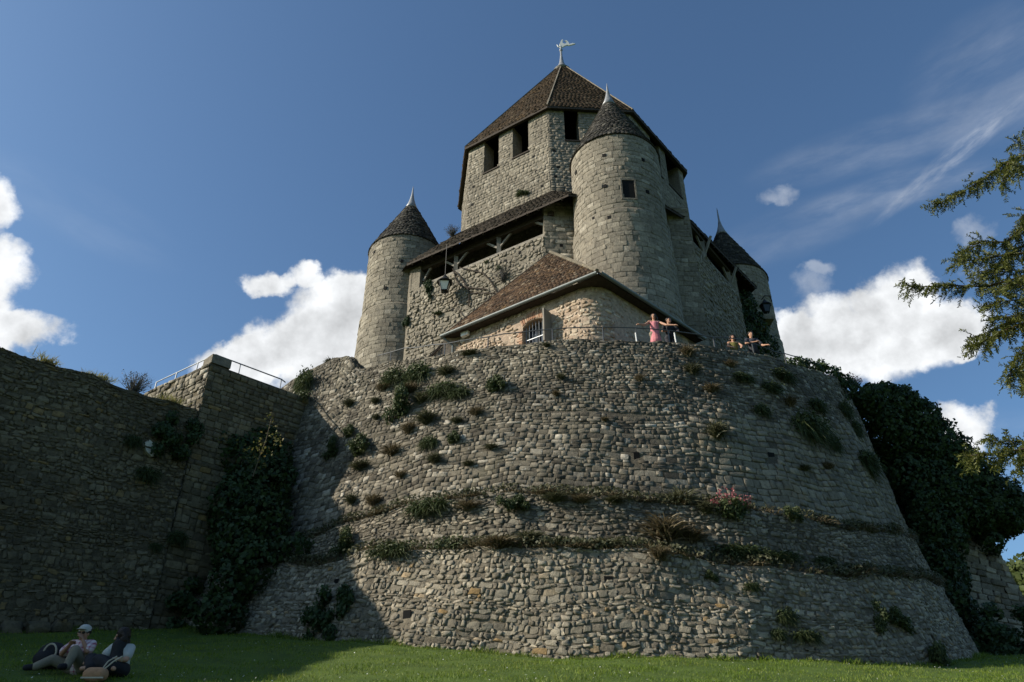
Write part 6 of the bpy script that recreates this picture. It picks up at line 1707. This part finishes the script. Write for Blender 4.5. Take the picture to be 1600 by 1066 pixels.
person(stand_at(1023, 21.45), 'woman in pink sleeveless top with arms spread along the terrace rail', standing(1.66, dict(elL=(-.36, -.20, 1.17), haL=(-.58, -.34, 1.10), elR=(.36, -.22, 1.15), haR=(.60, -.36, 1.06))), M_skin, .013,
       [('pink_top', M_pinkc, [('chest', 'pelvis', .138, .150), ('pelvis', (0, -.01, .62), .150, .185), ('shL', (-.10, -.05, 1.30), .040, .05), ('shR', (.10, -.05, 1.30), .040, .05)]), ('trousers', M_beige, LEGS())], 'bob', None, (-.25, -1, .0))
person(stand_at(1046, 21.75), 'man in black shirt and sunglasses standing behind the woman in pink', standing(1.70, dict(elL=(-.26, -.1, 1.14), haL=(-.16, -.3, 1.02), elR=(.24, -.16, 1.12), haR=(.16, -.34, 1.0))), M_skin2, .013,
       [('black_shirt', M_blackc, TOPS(.155) + SLV(.8)), ('trousers', M_navy, LEGS())], 'short', None, (.55, -1, .05), [('sunglasses', M_eye, SHADES)])
person(stand_at(1142, 22.75), 'woman with dark curly hair and olive top leaning at the terrace edge', standing(1.62, dict(elL=(-.27, -.16, 1.18), haL=(-.18, -.38, 1.02), elR=(.26, -.16, 1.18), haR=(.14, -.40, 1.02))), M_skin, .013,
       [('olive_top', M_olive, [('chest', 'pelvis', .138, .140), ('shL', (-.09, -.05, 1.28), .034, .05), ('shR', (.09, -.05, 1.28), .034, .05)]), ('trousers', M_navy, LEGS())], 'curly', None, (-.15, -1, -.1))
person(stand_at(1171, 22.70), 'man in charcoal T-shirt with folded forearm leaning on the rail', standing(1.73, dict(elL=(-.27, -.18, 1.16), haL=(.02, -.34, 1.14), elR=(.29, -.16, 1.10), haR=(.36, -.40, .98))), M_skin, .013,
       [('t_shirt', M_navy, TOPS(.155) + SLV(.72, .068, .066)), ('trousers', M_blackc, LEGS())], 'short', None, (.05, -1, -.05))
# two people sitting on the lawn, with bags
g1 = ground_hit(112, 1054)
def sit_at(x, Y): p = at(x, 1040, Y); return (p[0], Y, float(ground_z(p[0], Y)) + .015)
ML = sit_at(120, g1[1])
JM = dict(pelvis=(0, .05, .12), chest=(.01, .0, .42), neck=(.0, -.03, .57), head=(.01, -.07, .705), shL=(-.17, .0, .52), shR=(.18, .0, .52), elL=(-.24, -.20, .32), elR=(.24, -.22, .36), haL=(-.05, -.36, .46), haR=(.09, -.22, .58),
          hipL=(-.09, .02, .11), hipR=(.10, .02, .11), knL=(-.40, -.18, .22), knR=(.08, -.36, .36), anL=(-.60, -.34, .07), anR=(.06, -.46, .06), ftL=(-.72, -.42, .045), ftR=(.02, -.60, .035))
def capfn(m_, hp, H, J):
    ell_(m_, hp(0, .012, .075), .090, .105, .075, H); ell_(m_, hp(0, -.115, .062), .070, .070, .010, H)
person(ML, 'man in plaid shirt and white cap sitting on the shaded lawn', JM, M_skin2, .0095,
       [('plaid_shirt', mpl, TOPS(.158) + SLV(.75, .074, .078)), ('trousers', M_beige, LEGS(.10, .075)), ('shoe', M_blackc, [('anL', 'ftL', .050, .045)]), ('shoe', M_blackc, [('anR', 'ftR', .050, .045)])], 'short', None, (.0, -1, -.05),
       [('white_cap', M_whitec, capfn), ('sunglasses', M_eye, SHADES)], .9, .79)
WL = sit_at(184, g1[1] - .05)
JW = dict(pelvis=(.04, .03, .12), chest=(.02, .0, .41), neck=(.0, -.01, .56), head=(-.045, -.04, .69), shL=(-.13, -.06, .50), shR=(.155, .04, .50), elL=(-.24, -.18, .30), elR=(.19, -.12, .27), haL=(-.36, -.32, .24), haR=(-.06, -.32, .25),
          hipL=(-.07, -.02, .11), hipR=(.10, .0, .11), knL=(-.38, -.30, .24), knR=(-.16, -.45, .20), anL=(-.22, -.58, .06), anR=(.14, -.58, .06), ftL=(-.34, -.64, .04), ftR=(.24, -.62, .04))
person(WL, 'woman in white short-sleeved jacket over black dress sitting on the lawn', JW, M_skin, .0095,
       [('white_jacket', M_whitec, [('chest', 'pelvis', .135, .13), ('shL', 'shR', .068, .068)] + SLV(.62, .066, .070)), ('black_dress', M_blackc, [((-.02, -.06, .42), (.0, -.05, .14), .105, .13), ('hipL', 'knL', .12, .10), ('hipR', 'knR', .12, .10), ('knL', 'anL', .10, .075), ('knR', 'anR', .10, .075), ((-.06, -.1, .52), (-.02, -.1, .40), .02, .03), ((.08, -.06, .52), (.04, -.09, .40), .02, .03)])], 'bob', None, (-.85, -.45, -.18), (), .9, .79)
bp = at(82, 1022, g1[1] + .25); bz = float(ground_z(bp[0], g1[1] + .25))
bag = root('backpack', (bp[0], g1[1] + .25, bz), 'dark backpack lying on the grass behind the seated man', 'backpack')
m_ = MB(); ell_(m_, (bp[0], g1[1] + .25, bz + .19), .24, .16, .21); ell_(m_, (bp[0] - .05, g1[1] + .10, bz + .13), .15, .10, .12)
skinned(m_, 'bag_body', M_blackc, None, .02).parent = bag
bag.children[0].matrix_parent_inverse = bag.matrix_basis.inverted()
MB().tube([(bp[0] + .05 + .10 * math.cos(a), g1[1] + .07, bz + .20 + .14 * math.sin(a)) for a in np.linspace(-.6, 3.3, 12)], .014, n=6).obj('strap', M_strap, bag)
hp0 = at(150, 1052, g1[1] - .62); hy = g1[1] - .62; hz = float(ground_z(hp0[0], hy))
hb = root('handbag', (hp0[0], hy, hz), 'tan patterned handbag with long pale straps before the seated woman', 'handbag')
m_ = MB(); cap_(m_, (hp0[0] - .08, hy, hz + .10), (hp0[0] + .08, hy, hz + .10), .10, .10); ell_(m_, (hp0[0], hy, hz + .06), .17, .09, .07)
o = skinned(m_, 'bag_body', M_tan, hb, .014); o.matrix_parent_inverse = hb.matrix_basis.inverted()
for dx in (-.03, .05):
    MB().tube([(hp0[0] + .10 + dx * .3, hy - .04, hz + .16), (hp0[0] + .15 + dx, hy + .02, hz + .28), (hp0[0] + .22 + dx, hy + .1, hz + .36), (hp0[0] + .20 + dx, hy + .16, hz + .30)], .010, n=6).obj('strap', M_strap, hb)
MB().beam((hp0[0] - .16, hy - .085, hz + .05), (hp0[0] + .16, hy - .085, hz + .05), .012, .022).obj('trim', M_strap, hb)
